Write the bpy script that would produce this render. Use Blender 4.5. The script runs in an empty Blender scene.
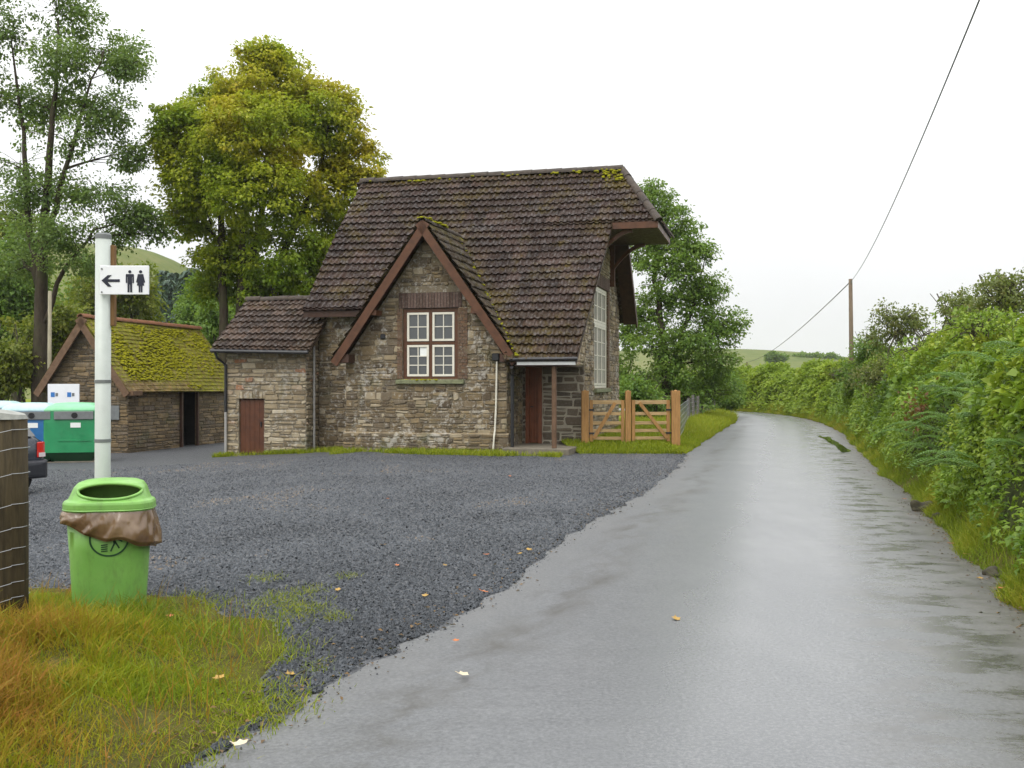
import bpy, bmesh, math, random
import numpy as np
from mathutils import Vector, Matrix

random.seed(7)
RNG = np.random.default_rng(7)
R = math.radians
SC = bpy.context.scene
COL = SC.collection

# ------------------------------------------------------------------ camera, sky, sun, exposure
FPX, CAMH = 1035.0, 1.6
cam_d = bpy.data.cameras.new('camera')
cam_d.sensor_width = 36.0
cam_d.lens = 36.0 * FPX / 1024.0
cam_d.clip_start = 0.05
cam_d.clip_end = 4000
cam = bpy.data.objects.new('camera', cam_d)
COL.objects.link(cam)
cam.location = (0, 0, CAMH)
cam.rotation_euler = (R(90), 0, 0)
SC.camera = cam

SUN_EL, SUN_AZ = R(52), R(215)          # azimuth clockwise from +Y
w = bpy.data.worlds.new('World')
SC.world = w
w.use_nodes = True
nt = w.node_tree
bg = nt.nodes['Background']
sky = nt.nodes.new('ShaderNodeTexSky')
sky.sky_type = 'NISHITA'
sky.sun_disc = False
sky.sun_elevation = SUN_EL
sky.sun_rotation = SUN_AZ
sky.dust_density = 6
hsv = nt.nodes.new('ShaderNodeHueSaturation')
hsv.inputs['Saturation'].default_value = 0.15
nt.links.new(sky.outputs[0], hsv.inputs['Color'])
tc = nt.nodes.new('ShaderNodeTexCoord')
sep = nt.nodes.new('ShaderNodeSeparateXYZ')
nt.links.new(tc.outputs['Generated'], sep.inputs[0])
ramp = nt.nodes.new('ShaderNodeMapRange')       # overcast: brighter towards the zenith
ramp.inputs['From Min'].default_value = 0.0
ramp.inputs['From Max'].default_value = 1.0
ramp.inputs['To Min'].default_value = 5.3
ramp.inputs['To Max'].default_value = 20.0
nt.links.new(sep.outputs['Z'], ramp.inputs['Value'])
wn = nt.nodes.new('ShaderNodeTexNoise')
wn.inputs['Scale'].default_value = 2.2
wn.inputs['Detail'].default_value = 3
nt.links.new(tc.outputs['Generated'], wn.inputs['Vector'])
wm = nt.nodes.new('ShaderNodeMath'); wm.operation = 'MULTIPLY_ADD'
nt.links.new(wn.outputs['Fac'], wm.inputs[0]); wm.inputs[1].default_value = 1.8; 
nt.links.new(ramp.outputs[0], wm.inputs[2])
cmb = nt.nodes.new('ShaderNodeCombineColor')
for i, k in enumerate((0.985, 0.995, 1.01)):
    m = nt.nodes.new('ShaderNodeMath'); m.operation = 'MULTIPLY'; m.inputs[1].default_value = k
    nt.links.new(wm.outputs[0], m.inputs[0]); nt.links.new(m.outputs[0], cmb.inputs[i])
mx = nt.nodes.new('ShaderNodeMix'); mx.data_type = 'RGBA'
mx.inputs['Factor'].default_value = 0.88
nt.links.new(hsv.outputs[0], mx.inputs['A'])
nt.links.new(cmb.outputs[0], mx.inputs['B'])
nt.links.new(mx.outputs['Result'], bg.inputs['Color'])
bg.inputs['Strength'].default_value = 0.115

sun_d = bpy.data.lights.new('sun', 'SUN')
sun_d.energy = 1.2
sun_d.angle = R(35)
sun_d.color = (1, 0.96, 0.9)
sun = bpy.data.objects.new('sun', sun_d)
COL.objects.link(sun)
_dir = Vector((math.sin(SUN_AZ) * math.cos(SUN_EL), math.cos(SUN_AZ) * math.cos(SUN_EL), math.sin(SUN_EL)))
sun.rotation_euler = _dir.to_track_quat('Z', 'Y').to_euler()

vs = SC.view_settings
vs.view_transform = 'Standard'
vs.look = 'None'
vs.exposure = 0.3
vs.gamma = 1.0
SC.render.engine = 'CYCLES'
try:
    SC.cycles.use_denoising = True
    SC.cycles.denoiser = 'OPENIMAGEDENOISE'
    SC.cycles.max_bounces = 6
    SC.cycles.transparent_max_bounces = 8
    SC.cycles.volume_bounces = 1
except Exception:
    pass

# ------------------------------------------------------------------ material helper
def lin(c):
    return tuple(((x / 255.0) / 12.92 if x / 255.0 <= 0.04045 else ((x / 255.0 + 0.055) / 1.055) ** 2.4) for x in c) + (1.0,)

class Mat:
    def __init__(s, name):
        s.m = bpy.data.materials.new(name)
        s.m.use_nodes = True
        s.t = s.m.node_tree
        s.b = s.t.nodes['Principled BSDF']
        s.out = s.t.nodes['Material Output']
        s._c = None
    def n(s, typ, **kw):
        nd = s.t.nodes.new(typ)
        for k, v in kw.items():
            if k.startswith('_'):
                setattr(nd, k[1:], v)
            else:
                k2 = k.replace('__', ' ')
                nd.inputs[k2].default_value = v
        return nd
    def l(s, a, b):
        s.t.links.new(a, b)
    def obj(s):
        if s._c is None:
            s._c = s.t.nodes.new('ShaderNodeTexCoord')
        return s._c.outputs['Object']
    def uv(s):
        s.obj()
        return s._c.outputs['UV']
    def noise(s, scale, detail=4, rough=0.55, vec=None, stretch=None, dist=0.0):
        nd = s.n('ShaderNodeTexNoise', Scale=scale, Detail=detail, Roughness=rough, Distortion=dist)
        v = vec or s.obj()
        if stretch:
            mp = s.n('ShaderNodeMapping')
            mp.inputs['Scale'].default_value = stretch
            s.l(v, mp.inputs['Vector']); v = mp.outputs[0]
        s.l(v, nd.inputs['Vector'])
        return nd.outputs['Fac']
    def voro(s, scale, vec=None, feature='F1', stretch=None, rnd=1.0):
        nd = s.n('ShaderNodeTexVoronoi', _feature=feature, Scale=scale, Randomness=rnd)
        v = vec or s.obj()
        if stretch:
            mp = s.n('ShaderNodeMapping')
            mp.inputs['Scale'].default_value = stretch
            s.l(v, mp.inputs['Vector']); v = mp.outputs[0]
        s.l(v, nd.inputs['Vector'])
        return nd
    def attr(s, name='tint'):
        nd = s.n('ShaderNodeAttribute', _attribute_name=name)
        return nd.outputs['Fac']
    def ramp(s, fac, stops, interp='LINEAR'):
        nd = s.n('ShaderNodeValToRGB')
        cr = nd.color_ramp
        cr.interpolation = interp
        while len(cr.elements) < len(stops):
            cr.elements.new(0.5)
        for e, (p, c) in zip(cr.elements, stops):
            e.position = p
            e.color = c if len(c) == 4 else tuple(c) + (1.0,)
        s.l(fac, nd.inputs['Fac'])
        return nd.outputs['Color']
    def math(s, op, a, b=None, clamp=False):
        nd = s.n('ShaderNodeMath', _operation=op, _use_clamp=clamp)
        for i, x in enumerate((a, b)):
            if x is None: continue
            if isinstance(x, (int, float)): nd.inputs[i].default_value = x
            else: s.l(x, nd.inputs[i])
        return nd.outputs[0]
    def mapr(s, v, a, b, c=0.0, d=1.0):
        nd = s.n('ShaderNodeMapRange')
        nd.inputs['From Min'].default_value = a; nd.inputs['From Max'].default_value = b
        nd.inputs['To Min'].default_value = c; nd.inputs['To Max'].default_value = d
        s.l(v, nd.inputs['Value'])
        return nd.outputs[0]
    def mix(s, fac, a, b, blend='MIX'):
        nd = s.n('ShaderNodeMix', _data_type='RGBA', _blend_type=blend)
        for key, x in (('Factor', fac), ('A', a), ('B', b)):
            if isinstance(x, (int, float)): nd.inputs[key].default_value = x
            elif isinstance(x, tuple): nd.inputs[key].default_value = x if len(x) == 4 else x + (1.0,)
            else: s.l(x, nd.inputs[key])
        return nd.outputs['Result']
    def col(s, x):
        if isinstance(x, tuple): s.b.inputs['Base Color'].default_value = x if len(x) == 4 else x + (1.0,)
        else: s.l(x, s.b.inputs['Base Color'])
    def rough(s, x):
        if isinstance(x, (int, float)): s.b.inputs['Roughness'].default_value = x
        else: s.l(x, s.b.inputs['Roughness'])
    def bump(s, h, strength=0.5, dist=0.02):
        nd = s.n('ShaderNodeBump', Strength=strength, Distance=dist)
        s.l(h, nd.inputs['Height'])
        s.l(nd.outputs[0], s.b.inputs['Normal'])
    def spec(s, v):
        s.b.inputs['Specular IOR Level'].default_value = v

def plain(name, c, rough=0.6, var=0.25, scale=8.0, bump=0.0, spec=0.4, metal=0.0):
    """a paint or plastic with uneven, slightly dirty colour"""
    m = Mat(name)
    c = c if len(c) == 4 else tuple(c) + (1.0,)
    dk = tuple(x * (1 - var) for x in c[:3]) + (1.0,)
    lt = tuple(min(1, x * (1 + var * 0.6)) for x in c[:3]) + (1.0,)
    f = m.noise(scale, 6, 0.65)
    m.col(m.ramp(f, [(0.3, dk), (0.52, c), (0.72, lt)]))
    m.rough(m.mapr(m.noise(scale * 2.3, 3), 0.3, 0.7, max(0.05, rough - 0.12), min(1, rough + 0.12)))
    m.spec(spec)
    m.b.inputs['Metallic'].default_value = metal
    if bump: m.bump(m.noise(scale * 6, 4), bump, 0.01)
    return m.m

def leaf_mat(name, stops, trans=0.35, rough=0.5, spec=0.35, scale=0.9):
    """foliage: colour by leaf (attribute tint) and by slow clumps"""
    m = Mat(name)
    f = m.math('ADD', m.math('MULTIPLY', m.attr('tint'), 0.7), m.math('MULTIPLY', m.noise(scale, 3, 0.6), 0.3))
    c = m.ramp(f, stops)
    m.col(c)
    m.rough(rough); m.spec(spec)
    tr = m.n('ShaderNodeBsdfTranslucent')
    tc_ = m.mix(0.5, c, (0.20, 0.28, 0.03), 'MIX')
    m.l(tc_, tr.inputs['Color'])
    ms = m.n('ShaderNodeMixShader', Fac=trans)
    m.l(m.b.outputs[0], ms.inputs[1]); m.l(tr.outputs[0], ms.inputs[2])
    m.l(ms.outputs[0], m.out.inputs['Surface'])
    return m.m

M = {}
# ---- masonry
def stone_mat(name, stops, lichen=0.0, dirt=0.5, mortar=(0.16, 0.135, 0.10)):
    m = Mat(name)
    t = m.attr('tint')
    c = m.ramp(t, [(0.0, mortar)] + stops)
    n1 = m.noise(5, 6, 0.7)
    c = m.mix(m.mapr(n1, 0.35, 0.7, 0.0, dirt), c, (0.045, 0.036, 0.026))
    n2 = m.noise(26, 5, 0.7)
    c = m.mix(m.mapr(n2, 0.5, 0.75, 0.0, 0.45), c, (0.30, 0.27, 0.22))
    if lichen:
        n3 = m.math('ADD', m.math('MULTIPLY', m.noise(11, 5, 0.7), 0.6), m.math('MULTIPLY', m.noise(1.4, 3, 0.6), 0.4))
        c = m.mix(m.mapr(n3, 0.52, 0.60, 0.0, lichen), c, (0.50, 0.48, 0.43))
        n4 = m.noise(1.6, 4, 0.6)
        c = m.mix(m.mapr(n4, 0.55, 0.7, 0.0, 0.4), c, (0.06, 0.075, 0.025))
    m.col(c); m.rough(0.85); m.spec(0.25)
    m.bump(m.noise(38, 6, 0.7), 0.7, 0.012)
    return m.m

M['stone_house'] = stone_mat('house rubble stone', [(0.08, (0.075, 0.053, 0.032)), (0.3, (0.17, 0.124, 0.066)), (0.5, (0.245, 0.18, 0.095)),
                    (0.64, (0.105, 0.085, 0.064)), (0.84, (0.28, 0.21, 0.112)), (1.0, (0.40, 0.34, 0.24))], 0.6, 0.38, (0.18, 0.145, 0.095))
M['stone_pale'] = stone_mat('limewashed rubble stone', [(0.08, (0.15, 0.112, 0.066)), (0.4, (0.275, 0.215, 0.13)), (0.7, (0.36, 0.29, 0.185)), (0.93, (0.46, 0.395, 0.28)), (1.0, (0.28, 0.10, 0.035))], 0.5, 0.4, (0.20, 0.17, 0.12))
M['stone_out'] = stone_mat('outbuilding rubble stone', [(0.08, (0.085, 0.06, 0.034)), (0.4, (0.18, 0.128, 0.066)), (0.7, (0.255, 0.178, 0.088)), (1.0, (0.14, 0.108, 0.078))], 0.12, 0.5, (0.11, 0.085, 0.055))
M['stone_porch'] = stone_mat('porch stone with pale joints', [(0.08, (0.09, 0.075, 0.055)), (0.5, (0.14, 0.11, 0.08)), (1.0, (0.19, 0.155, 0.11))], 0.0, 0.3, (0.42, 0.38, 0.30))
M['brick'] = stone_mat('window brick', [(0.08, (0.11, 0.062, 0.036)), (0.5, (0.165, 0.095, 0.055)), (1.0, (0.13, 0.085, 0.058))], 0.0, 0.35)
M['lintel'] = stone_mat('purple soldier brick', [(0.08, (0.07, 0.043, 0.034)), (0.5, (0.10, 0.062, 0.049)), (1.0, (0.13, 0.085, 0.07))], 0.0, 0.25, (0.07, 0.05, 0.045))
M['sill'] = plain('mossy stone sill', (0.17, 0.18, 0.10), 0.9, 0.45, 9, 0.5)
M['slab'] = plain('stone slab', (0.16, 0.14, 0.105), 0.8, 0.35, 6, 0.4)

def tile_mat(name, base, alt, moss, moss_amt, light=0.35, tw=0.30, tl=0.34):
    m = Mat(name)
    uv = m.uv()
    mp = m.n('ShaderNodeMapping'); mp.inputs['Scale'].default_value = (1 / tw, 1 / tl, 1)
    m.l(uv, mp.inputs['Vector'])
    fl = m.n('ShaderNodeVectorMath', _operation='FLOOR'); m.l(mp.outputs[0], fl.inputs[0])
    wn_ = m.n('ShaderNodeTexWhiteNoise', _noise_dimensions='2D'); m.l(fl.outputs[0], wn_.inputs['Vector'])
    c = m.ramp(wn_.outputs['Value'], [(0.0, tuple(x * 0.6 for x in base)), (0.35, base), (0.75, alt), (0.95, tuple(x * 1.6 for x in alt)), (1.0, tuple(x * 0.5 for x in base))])
    n1 = m.noise(3.0, 6, 0.7)
    c = m.mix(m.mapr(n1, 0.42, 0.68, 0, light), c, (0.10, 0.075, 0.066))
    n0 = m.noise(14, 5, 0.75)
    c = m.mix(m.mapr(n0, 0.45, 0.7, 0, 0.6), c, (0.014, 0.010, 0.007))
    n2 = m.noise(1.3, 6, 0.7, dist=0.6)
    at = m.attr('moss')
    f = m.math('ADD', m.mapr(n2, 0.62 - moss_amt * 0.2, 0.80 - moss_amt * 0.2, 0, 0.7), at, clamp=True)
    n3 = m.noise(9, 6, 0.75)
    f = m.math('MULTIPLY', f, m.mapr(n3, 0.36, 0.55, 0, 1), clamp=True)
    mc = m.ramp(m.noise(6, 5, 0.7), [(0.3, tuple(x * 0.45 for x in moss)), (0.55, moss), (0.75, tuple(x * 1.3 for x in moss))])
    c = m.mix(f, c, mc)
    m.col(c)
    m.rough(m.mapr(m.noise(9, 5, 0.7), 0.38, 0.62, 0.3, 0.75))
    m.l(m.mapr(m.noise(11, 6, 0.75), 0.46, 0.62, 0.05, 0.6), m.b.inputs['Specular IOR Level'])
    m.bump(m.noise(30, 5, 0.7), 0.6, 0.012)
    return m.m
M['tile'] = tile_mat('wet brown roof tile', (0.025, 0.0135, 0.0095), (0.037, 0.0215, 0.0165), (0.085, 0.062, 0.006), 0.65, 0.35, 0.33, 0.27)
M['tile_gable'] = tile_mat('gable roof tile', (0.024, 0.015, 0.009), (0.038, 0.025, 0.015), (0.085, 0.066, 0.012), 0.7, 0.25, 0.33, 0.27)
M['tile_annex'] = tile_mat('annex roof tile', (0.038, 0.023, 0.015), (0.060, 0.038, 0.026), (0.10, 0.08, 0.02), 0.2, 0.4, 0.33, 0.27)
M['tile_moss'] = tile_mat('moss covered tile', (0.13, 0.075, 0.035), (0.17, 0.105, 0.05), (0.20, 0.20, 0.012), 3.0, 0.3, 0.17, 0.14)
M['ridge'] = plain('ridge tile', (0.045, 0.032, 0.022), 0.7, 0.5, 5, 0.4)
M['ridge_red'] = plain('terracotta ridge tile', (0.19, 0.08, 0.038), 0.7, 0.4, 5, 0.4)
M['moss'] = plain('yellow roof moss', (0.235, 0.225, 0.012), 0.95, 0.55, 14, 0.9, 0.1)
M['brown_paint'] = plain('red brown paint', (0.085, 0.032, 0.012), 0.5, 0.35, 6, 0.15)
M['dark_brown'] = plain('dark brown board', (0.05, 0.022, 0.012), 0.6, 0.35, 6, 0.15)
M['door_brown'] = plain('red brown door paint', (0.085, 0.028, 0.010), 0.5, 0.3, 4, 0.15)
M['porch_red'] = plain('red brown porch door paint', (0.20, 0.065, 0.026), 0.5, 0.3, 4, 0.15)  # colour brightened to make up for the deep shade of the porch
M['old_board'] = plain('weathered brown board', (0.13, 0.075, 0.042), 0.8, 0.4, 7, 0.4)
M['white'] = plain('cream gloss paint', (0.66, 0.63, 0.53), 0.4, 0.1, 10)
M['white_dull'] = plain('white plastic', (0.70, 0.71, 0.69), 0.5, 0.12, 6)
M['black'] = plain('black cast iron', (0.02, 0.02, 0.022), 0.4, 0.3, 9)
M['grey_pipe'] = plain('grey pipe', (0.32, 0.31, 0.29), 0.5, 0.2, 9)
M['paper'] = plain('white paper notice', (0.75, 0.77, 0.74), 0.8, 0.05, 5)
M['interior'] = plain('dim room', (0.012, 0.011, 0.010), 0.95, 0.3, 3)  # near-black colour carries the dimness of the unlit rooms
g = Mat('window glass')
g.col((0.055, 0.06, 0.06)); g.rough(0.06); g.spec(1.0)
g.bump(g.noise(3, 2), 0.12, 0.02)
M['glass'] = g.m
g = Mat('car glass'); g.col((0.03, 0.034, 0.036)); g.rough(0.06); g.spec(0.9); M['car_glass'] = g.m

# ---- timber
def timber(name, c, var=0.35, rough=0.75, stretch=(30, 30, 3)):
    m = Mat(name)
    f = m.noise(1.0, 6, 0.65, stretch=stretch, dist=0.4)
    f2 = m.noise(2.2, 4, 0.6)
    cc = m.ramp(f, [(0.3, tuple(x * (1 - var) for x in c)), (0.55, c), (0.75, tuple(x * (1 + var * 0.6) for x in c))])
    cc = m.mix(m.mapr(f2, 0.45, 0.75, 0, 0.5), cc, tuple(x * 0.55 for x in c))
    m.col(cc); m.rough(rough); m.spec(0.25); m.bump(f, 0.8, 0.012)
    return m.m
M['new_timber'] = timber('orange treated timber', (0.37, 0.20, 0.072))
M['new_timber_pale'] = timber('pale sawn timber', (0.44, 0.30, 0.145), stretch=(3, 30, 30))
M['old_post'] = timber('old dark fence post', (0.052, 0.039, 0.018), 0.6)
M['grey_post'] = timber('grey weathered fence post', (0.16, 0.15, 0.135), 0.35)
M['pole_wood'] = timber('creosoted pole', (0.15, 0.11, 0.075), 0.4, 0.8)
M['pale_pole'] = timber('bare pale pole', (0.30, 0.27, 0.19), 0.4, 0.8)
M['batten'] = timber('brown batten', (0.20, 0.11, 0.045), 0.4)
M['cut_end'] = plain('weathered cut timber end', (0.27, 0.275, 0.25), 0.85, 0.35, 12, 0.3)
M['wire'] = plain('galvanised wire', (0.30, 0.31, 0.32), 0.4, 0.15, 20, 0, 0.5, 0.6)
M['cable'] = plain('black cable', (0.05, 0.05, 0.055), 0.6, 0.1, 5)

def bark(name, c):
    m = Mat(name)
    f = m.noise(1.0, 7, 0.7, stretch=(9, 9, 2.2), dist=0.5)
    cc = m.ramp(f, [(0.3, tuple(x * 0.45 for x in c)), (0.6, c), (0.8, tuple(x * 1.4 for x in c))])
    g_ = m.noise(1.5, 5, 0.6)
    cc = m.mix(m.mapr(g_, 0.45, 0.7, 0, 0.55), cc, (0.06, 0.07, 0.025))
    m.col(cc); m.rough(0.9); m.spec(0.15); m.bump(f, 0.8, 0.03)
    return m.m
M['bark_dark'] = bark('dark bark', (0.065, 0.05, 0.036))
M['bark_grey'] = bark('grey bark', (0.10, 0.085, 0.065))

# ---- foliage
M['leaf_ash'] = leaf_mat('ash leaves', [(0.15, (0.07, 0.14, 0.035)), (0.5, (0.14, 0.225, 0.055)), (0.8, (0.20, 0.27, 0.055)), (1.0, (0.28, 0.27, 0.04))], 0.48)
M['leaf_syc'] = leaf_mat('sycamore leaves turning', [(0.12, (0.10, 0.20, 0.022)), (0.38, (0.23, 0.34, 0.022)), (0.62, (0.40, 0.43, 0.022)), (0.88, (0.56, 0.44, 0.022)), (1.0, (0.46, 0.24, 0.02))], 0.5)
M['leaf_right'] = leaf_mat('green tree leaves', [(0.15, (0.065, 0.14, 0.022)), (0.5, (0.13, 0.235, 0.036)), (0.8, (0.21, 0.31, 0.05)), (1.0, (0.29, 0.34, 0.06))], 0.48)
M['leaf_olive'] = leaf_mat('olive leaves', [(0.15, (0.08, 0.12, 0.012)), (0.5, (0.16, 0.19, 0.018)), (0.8, (0.25, 0.25, 0.02)), (1.0, (0.30, 0.25, 0.03))], 0.42)
M['leaf_hedge'] = leaf_mat('hedge leaves', [(0.1, (0.05, 0.115, 0.012)), (0.34, (0.13, 0.23, 0.018)), (0.6, (0.235, 0.34, 0.026)), (0.88, (0.36, 0.40, 0.035)), (1.0, (0.34, 0.19, 0.03))], 0.4, 0.42, 0.4)
M['leaf_far'] = leaf_mat('light hedge leaves', [(0.1, (0.12, 0.20, 0.02)), (0.5, (0.24, 0.34, 0.03)), (0.85, (0.34, 0.39, 0.04)), (1.0, (0.38, 0.30, 0.04))], 0.45)
M['leaf_shrub'] = leaf_mat('hawthorn leaves', [(0.1, (0.08, 0.115, 0.03)), (0.5, (0.16, 0.19, 0.05)), (0.8, (0.22, 0.20, 0.06)), (1.0, (0.30, 0.13, 0.06))], 0.4)
M['leaf_bracken'] = leaf_mat('bracken', [(0.0, (0.07, 0.16, 0.03)), (0.5, (0.12, 0.24, 0.05)), (1.0, (0.20, 0.31, 0.07))], 0.35, 0.4, 0.45)
M['leaf_rust'] = leaf_mat('dead bracken', [(0.0, (0.10, 0.035, 0.012)), (1.0, (0.19, 0.075, 0.03))])
M['leaf_conifer'] = leaf_mat('spruce needles', [(0.0, (0.03, 0.06, 0.04)), (1.0, (0.065, 0.11, 0.065))], 0.1)
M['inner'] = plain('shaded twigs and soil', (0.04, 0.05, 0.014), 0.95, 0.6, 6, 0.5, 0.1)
M['grass_blade'] = leaf_mat('long grass', [(0.05, (0.085, 0.15, 0.006)), (0.30, (0.23, 0.29, 0.007)), (0.50, (0.31, 0.28, 0.010)), (0.72, (0.32, 0.165, 0.022)), (1.0, (0.36, 0.12, 0.03))], 0.4, 0.6, 0.2, 1.6)
M['grass_short'] = leaf_mat('short grass', [(0.1, (0.13, 0.20, 0.010)), (0.5, (0.25, 0.30, 0.014)), (0.85, (0.34, 0.32, 0.03)), (1.0, (0.36, 0.24, 0.05))], 0.35, 0.6, 0.2, 1.2)
M['grass_road'] = leaf_mat('verge grass', [(0.1, (0.10, 0.16, 0.012)), (0.5, (0.20, 0.25, 0.015)), (0.85, (0.30, 0.28, 0.03)), (1.0, (0.34, 0.20, 0.04))], 0.35, 0.6, 0.2, 1.2)
M['dead_leaf'] = plain('yellow fallen leaf', (0.36, 0.22, 0.045), 0.6, 0.3, 30)
M['dead_leaf_orange'] = plain('orange fallen leaf', (0.42, 0.13, 0.035), 0.6, 0.3, 30)
M['dead_leaf_pale'] = plain('pale fallen leaf', (0.55, 0.47, 0.33), 0.6, 0.2, 30)

M['litter'] = leaf_mat('leaf litter', [(0.0, (0.03, 0.022, 0.012)), (0.5, (0.09, 0.055, 0.025)), (0.85, (0.20, 0.11, 0.03)), (1.0, (0.36, 0.22, 0.05))], 0.1)
def ground_mat(name, stops, scale=0.6):
    m = Mat(name)
    f = m.math('ADD', m.math('MULTIPLY', m.noise(scale, 6, 0.65), 0.55), m.math('MULTIPLY', m.noise(scale * 14, 5, 0.7), 0.45))
    m.col(m.ramp(f, stops)); m.rough(0.95); m.spec(0.1)
    m.bump(m.noise(scale * 40, 5, 0.7), 0.8, 0.04)
    return m.m
M['turf'] = ground_mat('turf', [(0.35, (0.08, 0.11, 0.012)), (0.5, (0.15, 0.19, 0.015)), (0.65, (0.22, 0.22, 0.03))], 0.9)
M['earth'] = ground_mat('grassy earth', [(0.36, (0.055, 0.044, 0.018)), (0.5, (0.095, 0.09, 0.022)), (0.64, (0.14, 0.125, 0.035))], 1.2)
M['field'] = ground_mat('pasture', [(0.3, (0.10, 0.15, 0.025)), (0.5, (0.15, 0.20, 0.035)), (0.7, (0.20, 0.23, 0.05))], 0.03)
M['hill'] = ground_mat('hill pasture', [(0.35, (0.075, 0.105, 0.028)), (0.5, (0.115, 0.135, 0.042)), (0.65, (0.165, 0.155, 0.065))], 0.02)

# gravel: dark slate chips
m = Mat('slate gravel')
v1 = m.voro(34); v2 = m.voro(75)
c = m.ramp(v1.outputs['Color'], [(0.0, (0.02, 0.022, 0.026)), (0.45, (0.052, 0.058, 0.066)), (0.75, (0.092, 0.099, 0.109)), (1.0, (0.2, 0.205, 0.21))])
c2 = m.ramp(v2.outputs['Color'], [(0.0, (0.035, 0.037, 0.04)), (0.6, (0.095, 0.097, 0.105)), (1.0, (0.19, 0.19, 0.19))])
c = m.mix(0.45, c, c2)
c = m.mix(m.mapr(m.noise(0.45, 5, 0.6, stretch=(1, 2.0, 1)), 0.4, 0.7, 0, 0.35), c, (0.085, 0.091, 0.10))
c = m.mix(m.mapr(m.noise(1.9, 5, 0.7), 0.58, 0.75, 0, 0.4), c, (0.035, 0.034, 0.034))
m.col(c); m.rough(m.mapr(v1.outputs['Color'], 0, 1, 0.35, 0.75)); m.spec(0.5)
hh = m.math('ADD', v1.outputs['Distance'], m.math('MULTIPLY', v2.outputs['Distance'], 0.5))
m.bump(hh, 1.0, -0.03)
M['gravel'] = m.m
m = Mat('slate chip')
t = m.attr('tint')
m.col(m.ramp(t, [(0.0, (0.022, 0.025, 0.029)), (0.45, (0.052, 0.059, 0.068)), (0.85, (0.088, 0.097, 0.109)), (0.99, (0.13, 0.138, 0.146)), (1.0, (0.22, 0.17, 0.12))]))
m.rough(0.5); m.spec(0.35); m.bump(m.noise(90, 3), 0.4, 0.003)
M['chip'] = m.m

# wet asphalt: uv.x = 0..1 across, uv.y = metres along
m = Mat('wet asphalt')
uv = m.uv()
su = m.n('ShaderNodeSeparateXYZ'); m.l(uv, su.inputs[0])
ux = su.outputs['X']
fine = m.noise(48, 7, 0.8)
sp = m.voro(140)
c = m.ramp(fine, [(0.36, (0.058, 0.062, 0.065)), (0.5, (0.100, 0.105, 0.109)), (0.63, (0.15, 0.155, 0.158))])
c = m.mix(m.mapr(sp.outputs['Distance'], 0.0, 0.35, 0.3, 0.0), c, (0.24, 0.24, 0.235))
big = m.noise(0.8, 6, 0.65, stretch=(1.4, 0.6, 1))
streak = m.noise(1.0, 7, 0.72, vec=uv, stretch=(9, 0.9, 1), dist=0.15)
streak2 = m.noise(1.0, 7, 0.75, vec=uv, stretch=(6.5, 3.2, 1), dist=0.2)
def band(x, c0, w0):
    d_ = m.math('ABSOLUTE', m.math('SUBTRACT', x, c0))
    return m.mapr(d_, 0.0, w0, 1.0, 0.0)
wob = m.math('ADD', ux, m.math('MULTIPLY', m.math('SUBTRACT', m.noise(0.5, 3), 0.5), 0.12))
st_l = m.math('MULTIPLY', m.mapr(m.math('ABSOLUTE', m.math('SUBTRACT', wob, 0.17)), 0.0, 0.08, 1.5, 0.0), m.mapr(streak, 0.42, 0.68, 0, 1), clamp=True)
st_r = m.math('MULTIPLY', m.mapr(m.math('ABSOLUTE', m.math('SUBTRACT', wob, 0.83)), 0.0, 0.19, 1.6, 0.0), m.mapr(streak2, 0.46, 0.60, 0, 1), clamp=True)
edge = m.math('ADD', m.mapr(ux, 0.74, 0.98, 0, 0.9), m.mapr(ux, 0.14, 0.0, 0, 0.25), clamp=True)
edge = m.math('MULTIPLY', edge, m.mapr(big, 0.3, 0.6, 0.3, 1.0))
c = m.mix(m.math('MULTIPLY', edge, 0.8), c, (0.085, 0.07, 0.048))
stain = m.math('MAXIMUM', st_l, st_r)
c = m.mix(m.math('MULTIPLY', stain, 0.85), c, (0.04, 0.037, 0.028))
crack = m.noise(3.0, 8, 0.8, dist=1.5)
c = m.mix(m.mapr(crack, 0.62, 0.72, 0, 0.2), c, (0.05, 0.048, 0.042))
c = m.mix(m.mapr(big, 0.45, 0.75, 0, 0.25), c, (0.20, 0.20, 0.20))
m.col(c)
wet = m.math('MULTIPLY', m.mapr(ux, 0.04, 0.52, 0, 1), m.mapr(ux, 0.92, 0.66, 0, 1), clamp=True)
rg = m.math('SUBTRACT', m.mapr(big, 0.3, 0.7, 0.50, 0.44), m.math('MULTIPLY', wet, 0.24))
rg = m.math('SUBTRACT', rg, m.math('MULTIPLY', st_r, 0.22))
rg = m.math('MAXIMUM', rg, 0.12)
m.rough(rg); m.spec(0.6)
m.bump(m.noise(55, 4, 0.7), 0.09, 0.006)
M['asphalt'] = m.m
m = Mat('puddle water'); m.col((0.008, 0.008, 0.006)); m.rough(0.04); m.spec(0.12); M['puddle'] = m.m

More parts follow.
